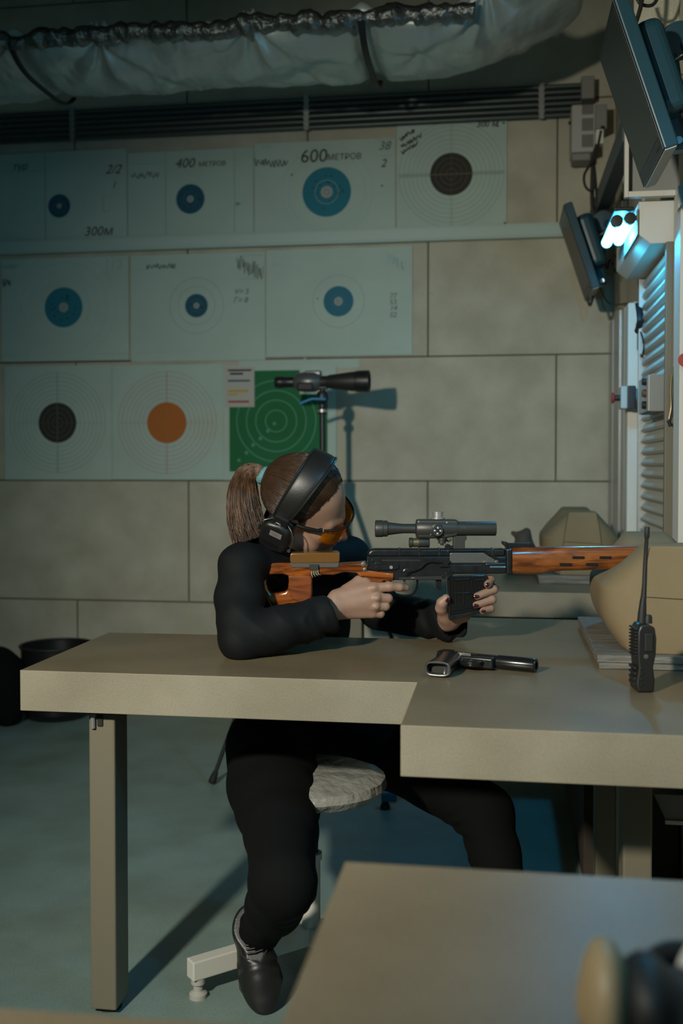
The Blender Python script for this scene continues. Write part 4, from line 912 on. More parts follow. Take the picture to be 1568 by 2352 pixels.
# handguard
prism('handguard_ring', [(1159,1259),(1173,1258),(1174,1319),(1160,1318)], -.021, .021, M_gun, bevel=.004)
def handguard():
    prof = [(1173,1257.5,1318,.0235),(1200,1256,1319.5,.0245),(1240,1255,1319,.0245),(1262,1254.5,1314,.0240),(1290,1254,1310.5,.0230),(1330,1253.5,1309.5,.022),(1400,1253,1308,.021),(1440,1252.5,1304,.020),(1478,1252,1290,.017)]
    bm = BM(); rings = []; n = 30
    for px, t, b, hy in prof:
        r = []
        for k in range(n):
            a = 2*math.pi*k/n; c, s_ = math.cos(a), math.sin(a); e = 2/2.7
            y = math.copysign(abs(c)**e, c)*hy; zc = (t+b)/2; zz = math.copysign(abs(s_)**e, s_)*(b-t)/2
            r.append(bm.verts.new(q(px, zc-zz, y)))
        rings.append(r)
    for a, b in zip(rings, rings[1:]):
        for k in range(n): bm.faces.new((a[k], a[(k+1) % n], b[(k+1) % n], b[k]))
    bm.faces.new(rings[0]); bm.faces.new(rings[-1][::-1]); return bm
hg = obj('handguard', handguard(), M_wood2, rifle, smooth=True)
for (cx, cy) in ((1323,1279),(1385,1279),(1294,1294.5),(1354,1294.5)):
    yy = .0226 if cx < 1300 else (.0219 if cx < 1330 else (.0212 if cx < 1370 else .0207))
    pts = [((11 if math.cos(2*math.pi*k/20) > 0 else -11)+math.cos(2*math.pi*k/20)*3.2, math.sin(2*math.pi*k/20)*3.2) for k in range(20)]
    bm = BM(); add_prism(bm, [((cx+a-1000)*S, (1290-cy-b)*S) for a, b in pts], I4, -yy-.0012, yy+.0012)
    obj('vent_slot', bm, mat('slot_black', (.004, .004, .004), .9), hg)
# rear sight
bm = BM(); add_prism(bm, rp([(1158,1250),(1222,1247),(1228,1256),(1160,1258)]), I4, -.008, .008); add_lathe(bm, [(.0055, -.010), (.0055, .010)], q(1160,1249), (0,1,0), 14)
add_prism(bm, rp([(1151,1242),(1156,1243),(1158,1250),(1152,1250)]), I4, -.007, .007); add_box(bm, *(sorted(((1166-1000)*S, (1212-1000)*S))), -.006, .006, (1290-1251)*S, (1290-1247)*S)
add_lathe(bm, [(.004, -.009), (.004, .009)], q(1216,1249), (0,1,0), 12); obj('rear_sight', bm, M_gun, rifle, bevel=.0008, smooth=True)
# barrel, gas block, front sight
bm = BM(); lx(bm, [(0,1460),(9,1460),(9,1500),(7.5,1502),(7.5,1720),(0,1720)], 1268); obj('barrel', bm, M_gun, rifle, smooth=True)
bm = BM(); lx(bm, [(0,1470),(6,1470),(6,1510),(8,1511),(8,1530),(5,1531),(5,1560),(8,1561),(8,1600),(0,1600)], 1257.5); obj('gas_tube', bm, M_gun, rifle, smooth=True)
bm = BM(); add_prism(bm, rp([(1690,1235),(1702,1235),(1706,1262),(1686,1262)]), I4, -.006, .006); lx(bm, [(0,1715),(10,1715),(10,1800),(0,1800)], 1268); obj('front_sight', bm, M_gun, rifle, smooth=True)
# scope
st = BM(); CYs = 1214
lx(st, [(0,861),(17,861),(19,862),(19.5,864),(19.5,878),(18.5,879),(18.5,889),(15.5,890.5),(14.5,895),(12,915),(11,925),(11,952),(13,954),(20,955),(21.5,957),(21.5,1020),(20.5,1023),(20,1040),(17,1052),(16.5,1054),(16.5,1136),(15.5,1138),(14.5,1138),(14,1130),(0,1130)], CYs, n=40)
lx(st, [(16.8,1064),(16.8,1066)], CYs, n=40)
scp = obj('scope', st, M_scope, rifle, smooth=True)
prism('turret_housing', [(955,1192.5),(1024,1192.5),(1050,1193),(1052,1201),(1050,1230),(1022,1236),(960,1236),(955,1230)], -.017, .017, M_scope, parent=scp, bevel=.006, seg=3)
bm = BM(); lz = q(1004.5, 1190); add_lathe(bm, [(.0165, -.002), (.0165, .002), (.012, .003), (.012, .0055), (.0125, .006), (.0125, .0125), (.0135, .013), (.0135, .0155), (.009, .016), (0, .016)], lz, (0,0,1), 32); obj('elevation_turret', bm, M_alu, scp, smooth=True)
bm = BM(); c = q(1002.5,1217.5,-.021); add_lathe(bm, [(.0165, -.006), (.0165, .0), (.0125, .001), (.0125, .007), (.0118, .0078), (0, .0078)], c, (0,-1,0), 32); obj('windage_turret', bm, M_black, scp, smooth=True)
bm = BM()
for a in (.6, 2.2, 3.74, 5.34): add_lathe(bm, [(.0026, 0), (.0026, .0012), (0, .0022)], c+Vector((math.cos(a+.9)*.0066, -.0078, math.sin(a+.9)*.0066)), (0,-1,0), 12)
for k in range(24):
    a = 2*math.pi*k/24; add_box(bm, -.0004, .0004, -.0004, .0004, -.0008, .0008, M=Matrix.Translation(c+Vector((math.cos(a)*.0106, -.0080, math.sin(a)*.0106))) @ Matrix.Rotation(-a, 4, 'Y'))
obj('turret_marks', bm, M_alu, scp, smooth=True)
bm = BM()
for a, b in ((988,1210),(988,1226),(1018,1208),(1019,1224),(1025,1200)): add_lathe(bm, [(.0030, -.004), (.0030, .001), (0, .002)], q(a, b, -.0175), (0,-1,0), 12)
obj('housing_screw', bm, M_steel, scp, smooth=True)
bm = BM(); lx(bm, [(0,939),(10,939),(11.5,940),(11.5,946),(10,947),(10,949)], 1246); lx(bm, [(10.5,949),(10.5,961)], 1246, mi=1); lx(bm, [(0,960),(11.5,961),(11.5,984),(10,986),(0,986)], 1246)
obj('battery_housing', bm, [M_scope, M_brass], scp, smooth=True)
bm = BM(); add_lathe(bm, [(.012, -.010), (.012, .0), (.009, .001), (.009, .008), (.004, .009), (.004, .013), (0, .013)], q(1014.5,1240,-.002), (0,0,-1), 20); add_tube(bm, [q(1022,1240), q(1030,1243), q(1036,1238)], .003, 8); obj('reticle_lamp', bm, M_scope, scp, smooth=True)
prism('scope_mount', [(1040,1230),(1070,1230),(1070,1238),(1066,1241),(1066,1260),(1040,1260)], -.012, .016, M_scope, parent=scp, bevel=.0015)
bm = BM(); add_lathe(bm, [(.007, -.01), (.007, .01)], q(1028,1256,0), (0,1,0), 16); add_tube(bm, [q(1022,1258), q(1042,1258)], .005, 8); obj('clamp_lever', bm, M_gun, scp, smooth=True)
bm = BM(); lx(bm, [(0,1131),(14,1131)], CYs); lx(bm, [(0,862.5),(15,862.5)], CYs); obj('lens', bm, M_glass, scp)

# ================================================================ PISTOL
pc = PZ(1120, 1524, .75); e0 = PZ(1004, 1503, .77); e1 = PZ(1232, 1530, .765)
ang = math.atan2(e1.y-e0.y, e1.x-e0.x); ln = math.hypot(e1.x-e0.x, e1.y-e0.y)
r_ = root('pistol', (e0.x, e0.y, .751), 'black pistol lying on its side on the bench, magazine well open', 'pistol', rz=ang)
# local: x along barrel, -y towards grip, z up (lying flat)
bm = BM(); add_prism(bm, [(0, .004), (ln*.60, .004), (ln*.60, .029), (.012, .029), (0, .020)], Matrix(((1,0,0,0),(0,0,-1,.016),(0,1,0,0),(0,0,0,1))), 0, .028)
o = obj('slide', bm, M_gloss, r_, bevel=.004, seg=3, smooth=True)
bm = BM()
for k in range(7): add_box(bm, .008+k*.004, .0098+k*.004, -.011, .015, .028, .0298)
obj('serrations', bm, M_gun, o)
bm = BM(); add_lathe(bm, [(0, ln*.42), (.0135, ln*.42), (.0135, ln*.62), (.0130, ln*.625), (.0150, ln*.63), (.0150, ln*.985), (.0135, ln), (.008, ln), (.008, ln-.01), (0, ln-.01)], (0, -.002, .0155), (1,0,0), 28); obj('barrel', bm, M_gloss, r_, smooth=True)
bm = BM(); add_box(bm, .01, ln*.62, -.032, -.012, .004, .027); obj('frame', bm, M_gun, r_, bevel=.004, seg=3, smooth=True)
# grip going towards camera with open magazine well
gx = PZ(993, 1541, .765); gl = Matrix.Rotation(-ang, 4, 'Z') @ Vector((gx.x-e0.x, gx.y-e0.y, 0))
g0 = Vector((.040, -.018, .0165)); g1 = Vector((gl.x+.006, gl.y+.012, .0165)); gd = (g1-g0).normalized()
def grip(ro, hole):
    bm = BM(); nrm = Vector((0,0,1)); side = gd.cross(nrm); rings = []
    st_ = [(0, 1.0, 0), (.5, .92, 0), (1, 1.0, 0)]
    if hole: st_ += [(1, .78, 0), (.85, .76, 0)]
    for t, s_, _ in st_:
        c = g0+(g1-g0)*t; r = []
        for k in range(28):
            a = 2*math.pi*k/28; e = .6; x = math.copysign(abs(math.cos(a))**e, math.cos(a))*.027*s_*ro; z = math.copysign(abs(math.sin(a))**e, math.sin(a))*.0150*s_*ro
            r.append(bm.verts.new(c+side*x+nrm*z))
        rings.append(r)
    for a, b in zip(rings, rings[1:]):
        for k in range(28): bm.faces.new((a[k], a[(k+1) % 28], b[(k+1) % 28], b[k]))
    bm.faces.new(rings[0]); f = bm.faces.new(rings[-1][::-1]); f.material_index = 1; return bm
o = obj('grip', grip(1, True), [M_gloss, M_rubber], r_, smooth=True)
bm = BM(); rr = []
for k in range(29):
    a = 2*math.pi*k/28; e = .6; side = gd.cross(Vector((0,0,1)))
    rr.append(g1+gd*.001+side*(math.copysign(abs(math.cos(a))**e, math.cos(a))*.0245)+Vector((0,0,1))*(math.copysign(abs(math.sin(a))**e, math.sin(a))*.0133))
add_tube(bm, rr, .0020, 6, cap=False); obj('magazine_well_rim', bm, M_steel, o, smooth=True)
bm = BM(); side = gd.cross(Vector((0,0,1))); lp = g1-side*.016; add_tube(bm, [lp+Vector((0,0,.004)), lp+gd*.006, lp+gd*.009+Vector((0,0,-.006)), lp+Vector((0,0,-.010))], .0018, 6); obj('lanyard_loop', bm, M_steel, o, smooth=True)
bm = BM(); add_tube(bm, smooth_path([(.070,-.030,.016),(.078,-.052,.016),(.095,-.058,.016),(.112,-.052,.016),(.118,-.030,.016)], 5), .0035, 8, flat=1.6); obj('trigger_guard', bm, M_gloss, r_, smooth=True)
bm = BM(); add_tube(bm, [(.088,-.030,.016),(.090,-.040,.016),(.087,-.048,.016)], .003, 8); obj('trigger', bm, M_gun, r_, smooth=True)
bm = BM(); add_lathe(bm, [(.004, 0), (.004, .003), (0, .004)], (.05,-.02,.027), (0,0,1), 12); add_box(bm, .055,.085,-.018,-.012,.027,.031); obj('safety_catch', bm, M_steel, r_, smooth=True)

# ================================================================ TWO-WAY RADIO
rb = PZ(1473, 1585, .75); sr = 2.02/F
r_ = root('two_way_radio', (rb.x, rb.y, .7505), 'black two-way radio with tall antenna standing before the khaki rest bag', 'radio', rz=TH)
def zr(py): return (1587-py)*sr*1.005
def xr(px): return (px-1474)*sr
bm = BM(); add_prism(bm, [(xr(1456), 0), (xr(1494), 0), (xr(1496), zr(1560)), (xr(1492), zr(1530)), (xr(1498), zr(1500)), (xr(1499), zr(1465)), (xr(1495), zr(1440)), (xr(1480), zr(1432)), (xr(1462), zr(1434)), (xr(1456), zr(1448)), (xr(1455), zr(1500)), (xr(1458), zr(1530)), (xr(1453), zr(1565))], I4, -.026, .026)
o = obj('body', bm, M_black, r_, bevel=.004, seg=3, smooth=True)
bm = BM()
for k in range(9): add_box(bm, xr(1450.5), xr(1458), -.022, .022, zr(1446+k*7.6), zr(1442+k*7.6))
for k in range(4): add_box(bm, xr(1450), xr(1456), -.020, .020, zr(1572-k*12), zr(1566-k*12))
obj('grip_rib', bm, M_rubber, o, bevel=.0012)
bm = BM()
for k in range(4): add_box(bm, xr(1461), xr(1470), -.0275, -.025, zr(1571-k*12), zr(1567-k*12))
obj('side_bars', bm, M_black, o, bevel=.0008)
bm = BM(); add_box(bm, xr(1470), xr(1490), -.0295, -.025, zr(1494), zr(1452)); obj('talk_button', bm, M_rubber, o, bevel=.002)
bm = BM(); add_lathe(bm, [(.0045, 0), (.0045, .002), (.002, .0025), (0, .0022)], (xr(1474), -.0262, zr(1505)), (0,-1,0), 16); obj('side_screw', bm, M_steel, o, smooth=True)
bm = BM(); add_lathe(bm, [(.0085, 0), (.0080, .012), (.0065, .016), (0, .017)], (xr(1487), 0, zr(1434)), (0,0,1), 20); obj('volume_knob', bm, M_rubber, r_, smooth=True)
bm = BM(); add_tube(bm, [Vector((xr(a), 0, zr(b))) for a, b in ((1473,1436),(1474,1412),(1476,1384),(1478,1370),(1480,1300),(1483,1240),(1483.5,1238),(1484,1216),(1484,1214))], [.0085,.0080,.0060,.0046,.0042,.0036,.0050,.0050,.0040], 14); obj('antenna', bm, M_rubber, r_, smooth=True)
bm = BM(); add_lathe(bm, [(.003, 0), (.003, .003), (0, .004)], (xr(1461), -.012, zr(1434)), (0,0,1), 10); obj('status_lamp', bm, M_bluep_lit, r_, smooth=True)

# ================================================================ EAR DEFENDERS ON THE NEAREST BENCH (blurred foreground)
c = PZ(1494, 2388, .75)
r_ = root('folded_ear_defenders', (c.x, c.y, .751), 'blurred tan and black ear defenders lying on the nearest bench, lower right corner', 'ear defenders')
kx = .87/F
me = Blob((-.10,-.08,-.01), (.14,.08,.12), .003)
me.cap((-.035,0,.022), (-.030,0,.040), .019, .017, k=.004); me.ell((-.034,0,.030), (.019,.040,.042), k=.008); me.v = np.maximum(me.v, (-(me.lo[2]+me.h*np.arange(me.n[2])))[None, None, :].astype(np.float32)+.001)
obj('tan_cup', me.mesh('tan_cup'), mat('tan_shell', (.30, .22, .12), .5), r_)
me = Blob((-.06,-.08,-.01), (.14,.08,.12), .003)
me.ell((-.004,0,.032), (.022,.040,.030), k=.004); me.ell((.035,.01,.022), (.035,.040,.022), k=.02); me.v = np.maximum(me.v, (-(me.lo[2]+me.h*np.arange(me.n[2])))[None, None, :].astype(np.float32)+.001)
obj('ear_cushion', me.mesh('ear_cushion'), M_rubber, r_)
bm = BM(); add_tube(bm, smooth_path([(-.01,.03,.030),(.02,.055,.040),(.06,.060,.034),(.10,.045,.022),(.12,.02,.012)], 8), .006, 10, flat=1.8); obj('headband', bm, M_rubber, r_, smooth=True)
bm = BM(); add_tube(bm, [(.028,.030,.052),(.050,.026,.040),(.066,.016,.032)], .010, 12); obj('pale_wrap', bm, M_white, r_, smooth=True)
#@@PERSON
# ================================================================ THE WOMAN
Zv = Vector((0,0,1)); Rh = Vector((math.cos(TH), math.sin(TH), 0)); Nh = -Vector((-math.sin(TH), math.cos(TH), 0))   # Nh points to the camera side
pit, rol, yaw = math.radians(20), math.radians(40), math.radians(8)
f0 = Rh*math.cos(pit)-Zv*math.sin(pit); u0 = Rh*math.sin(pit)+Zv*math.cos(pit)
hu = u0*math.cos(rol)+Nh*math.sin(rol); hs = Nh*math.cos(rol)-u0*math.sin(rol)
hf = f0*math.cos(yaw)+hs*math.sin(yaw); hs = hs*math.cos(yaw)-f0*math.sin(yaw)
HO = P(706, 1157, 2.54); HS = 1.0
def hd(f, s, u): return HO+(hf*f+hs*s+hu*u)*HS
AX = [hf, hs, hu]
HM = Matrix(((hf.x,hs.x,hu.x,HO.x),(hf.y,hs.y,hu.y,HO.y),(hf.z,hs.z,hu.z,HO.z),(0,0,0,1)))
def rf(px, py, y): return RO+Matrix.Rotation(TH, 3, 'Z')@q(px, py, y)
A3 = np.array

def head_blob():
    lo = L(HO)-.20; hi = L(HO)+.20; b = Blob(lo, hi, .0023); E = lambda c, r, k=.01, op='add': b.ell(L(hd(*c)), r, AX, k, op); C_ = lambda a, c, r0, r1, k=.01, op='add': b.cap(L(hd(*a)), L(hd(*c)), r0, r1, k, op)
    E((-.008,0,.034), (.092,.074,.086)); E((-.03,0,.028), (.084,.075,.078)); E((.038,0,-.025), (.055,.058,.080), .02)
    for s in (-1, 1):
        C_((.0,s*.048,-.058), (.066,s*.014,-.108), .022, .016, .02); E((.056,s*.036,-.034), (.028,.024,.026), .015)
        E((-.008,s*.077,-.012), (.018,.008,.030), .004)
    E((.078,0,-.108), (.017,.018,.016), .014)
    C_((.040,-.034,-.078), (.040,.034,-.078), .030, .030, .02); E((.070,0,-.070), (.024,.028,.028), .014)
    C_((.085,0,-.008), (.112,0,-.050), .0075, .0090, .010)
    for s in (-1, 1): E((.101,s*.011,-.053), (.0085,.0075,.0065), .005)
    for s in (-1, 1):
        C_((.074,s*.036,.002), (.085,s*.010,.000), .008, .009, .016)
        E((.098,s*.032,-.021), (.014,.015,.011), .010, 'sub'); E((.0705,s*.032,-.022), (.0135,.014,.0125), .006)
        C_((.083,s*.020,-.015), (.082,s*.042,-.015), .0035, .003, .003)
    E((.091,0,-.068), (.0105,.021,.0060), .005); E((.089,0,-.079), (.0105,.017,.0070), .005)
    C_((.104,-.017,-.0735), (.104,.017,-.0735), .0016, .0016, .002, 'sub'); E((.106,0,-.061), (.004,.003,.009), .003, 'sub')
    for s in (-1, 1): E((.100,s*.005,-.059), (.004,.0028,.0025), .002, 'sub')
    b.cap(L(hd(-.025,0,-.03)), L(P(628, 1290, 2.60)), .052, .056, .02)
    return b.mesh('h')
def hand_r():
    ctr = L(rf(850, 1370, -.01)); b = Blob(ctr-.15, ctr+.15, .0016)
    g = lambda px, py, y: L(rf(px, py, y)); k = .006
    b.cap(g(690,1420,-.055), g(768,1390,-.045), .030, .026, .01)
    W1, W2, W3 = g(772,1368,-.042), g(770,1385,-.046), g(772,1400,-.040)
    mI, mM, mR, mP = g(858,1347,-.034), g(864,1368,-.038), g(862,1388,-.036), g(853,1405,-.030)
    for w, m, r in ((W1,mI,.0135),(W2,mM,.0125),(W2,mR,.012),(W3,mP,.0115)): b.cap(w, m, .0185, r, .012)
    b.cap(g(778,1372,-.030), g(838,1338,-.018), .022, .015, .012)
    b.cap(g(775,1385,-.028), g(850,1380,-.020), .020, .014, .012)
    b.chain([g(800,1355,-.025), g(824,1334,-.012), g(842,1328,.008), g(850,1326,.026)], [.019,.013,.0105,.0095], .006)
    b.chain([mI, g(893,1344,-.033), g(916,1346,-.026), g(931,1349,-.014)], [.0125,.0110,.0095,.0082], k*.8)
    b.chain([mM, g(890,1371,-.030), g(889,1374,-.006), g(868,1374,.018)], [.0120,.0108,.0095,.008], .003)
    b.chain([mR, g(884,1389,-.029), g(882,1391,-.006), g(862,1390,.016)], [.0115,.0104,.0092,.008], .003)
    b.chain([mP, g(873,1407,-.024), g(870,1409,-.004), g(852,1406,.014)], [.0105,.0096,.0085,.0075], .003)
    for c, r in ((g(857,1345,-.045), .006), (g(864,1368,-.049), .006), (g(862,1388,-.047), .0055)): b.ell(c, (r, r, r*.8), None, .010)
    return b.mesh('hr')
def hand_l():
    ctr = L(rf(1070, 1395, .02)); b = Blob(ctr-.15, ctr+.15, .0016)
    g = lambda px, py, y: L(rf(px, py, y)); k = .004
    b.cap(L(P(985, 1424, 2.64)), g(1030,1434,.050), .026, .026, .01)
    W1, W2 = g(1034,1420,.046), g(1042,1432,.050)
    m = [g(1086,1352,.036), g(1092,1370,.038), g(1090,1388,.038), g(1082,1404,.036)]
    for w, mm, r in ((W1,m[0],.0125),(W1,m[1],.0125),(W2,m[2],.0125),(W2,m[3],.012)): b.cap(w, mm, .019, r, .012)
    b.chain([g(1034,1432,.040), g(1024,1418,.018), g(1012,1396,-.008), g(1013,1383,-.018), g(1022,1372,-.022)], [.021,.0165,.0125,.0115,.0100], .008)
    b.cap(g(1030,1425,.030), g(1070,1420,.030), .018, .014, .012)
    for i, (pip, dip, tip, r) in enumerate((((1119,1334,.030),(1127,1333,.004),(1117,1341,-.020),.0100), ((1130,1356,.026),(1133,1354,-.004),(1093,1367,-.022),.0102), ((1128,1379,.024),(1129,1377,-.006),(1091,1387,-.021),.0098), ((1124,1398,.022),(1126,1398,-.004),(1106,1401,-.020),.0088))):
        b.chain([m[i], g(*pip), g(*dip), g(*tip)], [r*1.12, r*1.08, r*1.02, r*.86], .003)
    return b.mesh('hl')

SR = P(556, 1300, 2.47); ER = P(553, 1470, 2.365); CR = P(748, 1414, 2.43)
SL = P(800, 1282, 2.80); EL = P(872, 1400, 2.80); EL.z += .0; CL = P(1030, 1428, 2.58)
def torso(b, g, k=.03):
    c = P(680, 1372, 2.80); sax = (SL-SR).normalized(); up = Vector((-.05, 0, 1)); up = (up-sax*up.dot(sax)).normalized(); fw = sax.cross(up)
    b.ell(L(c), (.175+g, .105+g, .20+g), [sax, fw, up], k); b.ell(L(P(690, 1490, 2.88)), (.125+g, .100+g, .18+g), [sax, fw, up], k)
    b.ell(L(P(690, 1660, 2.83)), (.150+g, .125+g, .15+g), [sax, fw, up], k); b.ell(L(P(728, 1430, 2.90)), (.085+g, .08+g, .14+g), None, k); b.cap(L(SR), L(SL), .044+g, .050+g, k)
def arms(b, g, k=.02):
    b.chain([L(SR), L(P(551, 1375, 2.43)), L(P(550, 1425, 2.39)), L(ER)], [.048+g, .048+g, .044+g, .038+g], k); b.chain([L(ER), L(P(650, 1440, 2.385)), L(P(740, 1415, 2.43))], [.040+g, .038+g, .030+g], k)
    b.chain([L(SL), L(EL)], [.052+g, .044+g], k); b.chain([L(EL), L(P(950, 1418, 2.72)), L(P(1020, 1432, 2.60))], [.042+g, .038+g, .028+g], k)
def legs(b, g, k=.03):
    b.chain([L(P(622, 1715, 2.72)), L(P(628, 1800, 2.52)), L(P(637, 1852, 2.40)), L(P(645, 1910, 2.28)), L(P(649, 2030, 2.07))], [.114+g, .104+g, .090+g, .074+g, .060+g], k)
    b.chain([L(P(649, 2030, 2.07)), L(P(630, 2080, 2.20)), L(P(600, 2130, 2.33)), L(P(592, 2150, 2.36))], [.060+g, .054+g, .040+g, .038+g], k)
    b.chain([L(P(775, 1690, 2.84)), L(P(880, 1730, 2.80)), L(P(1000, 1790, 2.76)), L(P(1112, 1868, 2.70))], [.085+g, .082+g, .076+g, .070+g], k)
    b.chain([L(P(1112, 1868, 2.70)), L(P(1135, 1960, 2.62)), L(P(1160, 2050, 2.54)), L(P(1195, 2160, 2.42))], [.068+g, .058+g, .050+g, .036+g], k)
PO = P(700, 1700, 2.82); PO.z = .40
b = Blob((-1.0, 1.75, .03), (.25, 3.1, 1.25), .009)
torso(b, -.012); arms(b, -.010); legs(b, -.010)
b.cap(L(hd(-.03,0,-.05)), L(P(632, 1300, 2.60)), .046, .050, .02)
body = join_meshes('person', [head_blob(), hand_r(), hand_l(), b.mesh('b')])
person = obj('person', body, M_skin, origin=tuple(PO)); tag(person, 'seated woman in black clothes with brown ponytail aiming a rifle, leaning on the bench', 'person')
def pchild(name, me, m, parent=None, **k):
    if isinstance(me, bmesh.types.BMesh): 
        t = bpy.data.meshes.new(name); bmesh.ops.recalc_face_normals(me, faces=me.faces[:]); me.to_mesh(t); me.free(); me = t
    me.transform(Matrix.Translation(-PO)); return obj(name, me, m, person if parent is None else parent, **k)
# lips
b = Blob(L(hd(.09,0,-.073))-.03, L(hd(.09,0,-.073))+.03, .0012)
b.ell(L(hd(.0920,0,-.0685)), (.0105,.020,.0048), AX, .002); b.ell(L(hd(.0900,0,-.0790)), (.0108,.0165,.0062), AX, .002); b.cap(L(hd(.105,-.018,-.0735)), L(hd(.105,.018,-.0735)), .0014, .0014, .001, 'sub')
pchild('lips', b.mesh('lips'), M_lip)
# eyes and brows
for s in (-1, 1):
    bm = BM(); add_lathe(bm, [(0, 0), (.0055, .0003), (.0052, .0012), (0, .0020)], tuple(hd(.0845, s*.032, -.0225)), tuple(hf), 16); e = pchild('iris', bm, mat('iris_brown', (.03, .015, .008), .15))
    bm = BM(); add_tube(bm, [hd(.080,s*.050,-.003), hd(.087,s*.034,.004), hd(.0925,s*.014,.000)], [.0012,.0026,.0022], 8, flat=.6); pchild('eyebrow', bm, M_hair, smooth=True)
# clothes
b = Blob((-1.0, 2.15, .46), (.25, 3.15, 1.22), .0046)
torso(b, .004); arms(b, .006)

b.chain([L(ER), L(P(620, 1450, 2.38)), L(P(700, 1428, 2.415)), L(CR)], [.042, .043, .045, .047], .02)
b.chain([L(EL), L(P(930, 1412, 2.74)), L(P(990, 1420, 2.64)), L(CL), L(P(1040, 1430, 2.56))], [.046, .044, .044, .043, .040], .02)
b.cap(L(hd(-.032,0,-.066)), L(P(628, 1292, 2.60)), .060, .064, .02)
b.ell(L(P(606, 1268, 2.60)), (.070, .06, .045), None, .03)
WD = (rf(770,1388,-.045)-rf(700,1418,-.055)).normalized()
def folds(p):
    d = np.zeros(len(p)); cr = L(CR); dr = np.linalg.norm(p-cr, axis=1); x = p@L(Rh)
    ang = p[:, 2]*18
    d += .0085*(np.abs(np.sin(x*62+ang*1.3+1.5*np.sin(p[:, 2]*40)))**.6-.5)*np.exp(-(dr/.10)**2)+.0035*(np.abs(np.sin(x*120+ang*2.4))**.6-.5)*np.exp(-(dr/.07)**2)
    d *= 1/(1+np.exp(((p-L(CR))@L(WD)+.004)/.004))
    ep = np.linalg.norm(p-L(ER+Vector((.07,0,.03))), axis=1); d += .0050*(np.abs(np.sin((p[:, 0]*.8+p[:, 2])*55))**.6-.5)*np.exp(-(ep/.075)**2)
    cl = np.linalg.norm(p-L(CL), axis=1); d += .0055*np.sin(x*130+p[:, 2]*70)*np.exp(-(cl/.09)**2)
    d += .0022*np.sin(p[:, 0]*47+p[:, 2]*33)*np.sin(p[:, 1]*41+p[:, 2]*21); return d
b.disp(folds)
# open cuffs
wdir = (rf(770,1388,-.045)-rf(700,1418,-.055)).normalized()
b.cap(L(CR-wdir*.01), L(CR+wdir*.12), .038, .042, .004, 'sub')
cut = CR+wdir*.020; g = [b.lo[i]+b.h*np.arange(b.n[i]) for i in range(3)]
def plane_cut(b, pt, nrm, rad):
    sl, G = b._region(L(pt)-rad, L(pt)+rad); d = (G-L(pt))@L(nrm); near = np.linalg.norm(G-L(pt), axis=-1) < rad*.98
    b.v[sl] = np.where(near, np.maximum(b.v[sl], d), b.v[sl])
plane_cut(b, cut, wdir, .085)
wl = (rf(1034,1434,.048)-P(985, 1424, 2.64)).normalized()
b.cap(L(CL-wl*.00), L(CL+wl*.12), .034, .036, .004, 'sub'); plane_cut(b, CL+wl*.028, wl, .08)
# keep the sleeve off the bench top
zz = (b.lo[2]+b.h*np.arange(b.n[2])); yy = (b.lo[1]+b.h*np.arange(b.n[1])); xx = (b.lo[0]+b.h*np.arange(b.n[0]))
onb = ((yy < 2.60)[None, :] & (xx > -2)[:, None]) | ((xx > -.166)[:, None] & (yy < 3.01)[None, :])
pen = (.7515-zz)[None, None, :]*np.ones((len(xx), len(yy), 1)); pen = np.where(onb[:, :, None], pen, -1).astype(np.float32); b.v = np.maximum(b.v, pen)
shirt = pchild('long_sleeved_top', b.mesh('top'), M_shirt)
b = Blob((-.95, 1.78, .06), (.25, 3.05, .66), .0055)
legs(b, .003, .025); b.ell(L(P(690, 1665, 2.84)), (.168, .138, .115), None, .04)
kb = L(P(725, 2062, 2.10))
def tf(p):
    r = np.linalg.norm(p-L(P(700, 2065, 2.12)), axis=1); r2 = np.linalg.norm(p-L(P(1080, 1915, 2.68)), axis=1); r3 = np.linalg.norm(p-L(P(596, 2130, 2.33)), axis=1)
    return .006*np.sin(p[:, 2]*190+p[:, 0]*60)*np.exp(-(r/.05)**2)+.005*np.sin(p[:, 2]*170-p[:, 0]*120)*np.exp(-(r2/.06)**2)+.003*np.sin(p[:, 2]*200)*np.exp(-(r3/.05)**2)
b.disp(tf)
pchild('trousers', b.mesh('trousers'), M_trous)
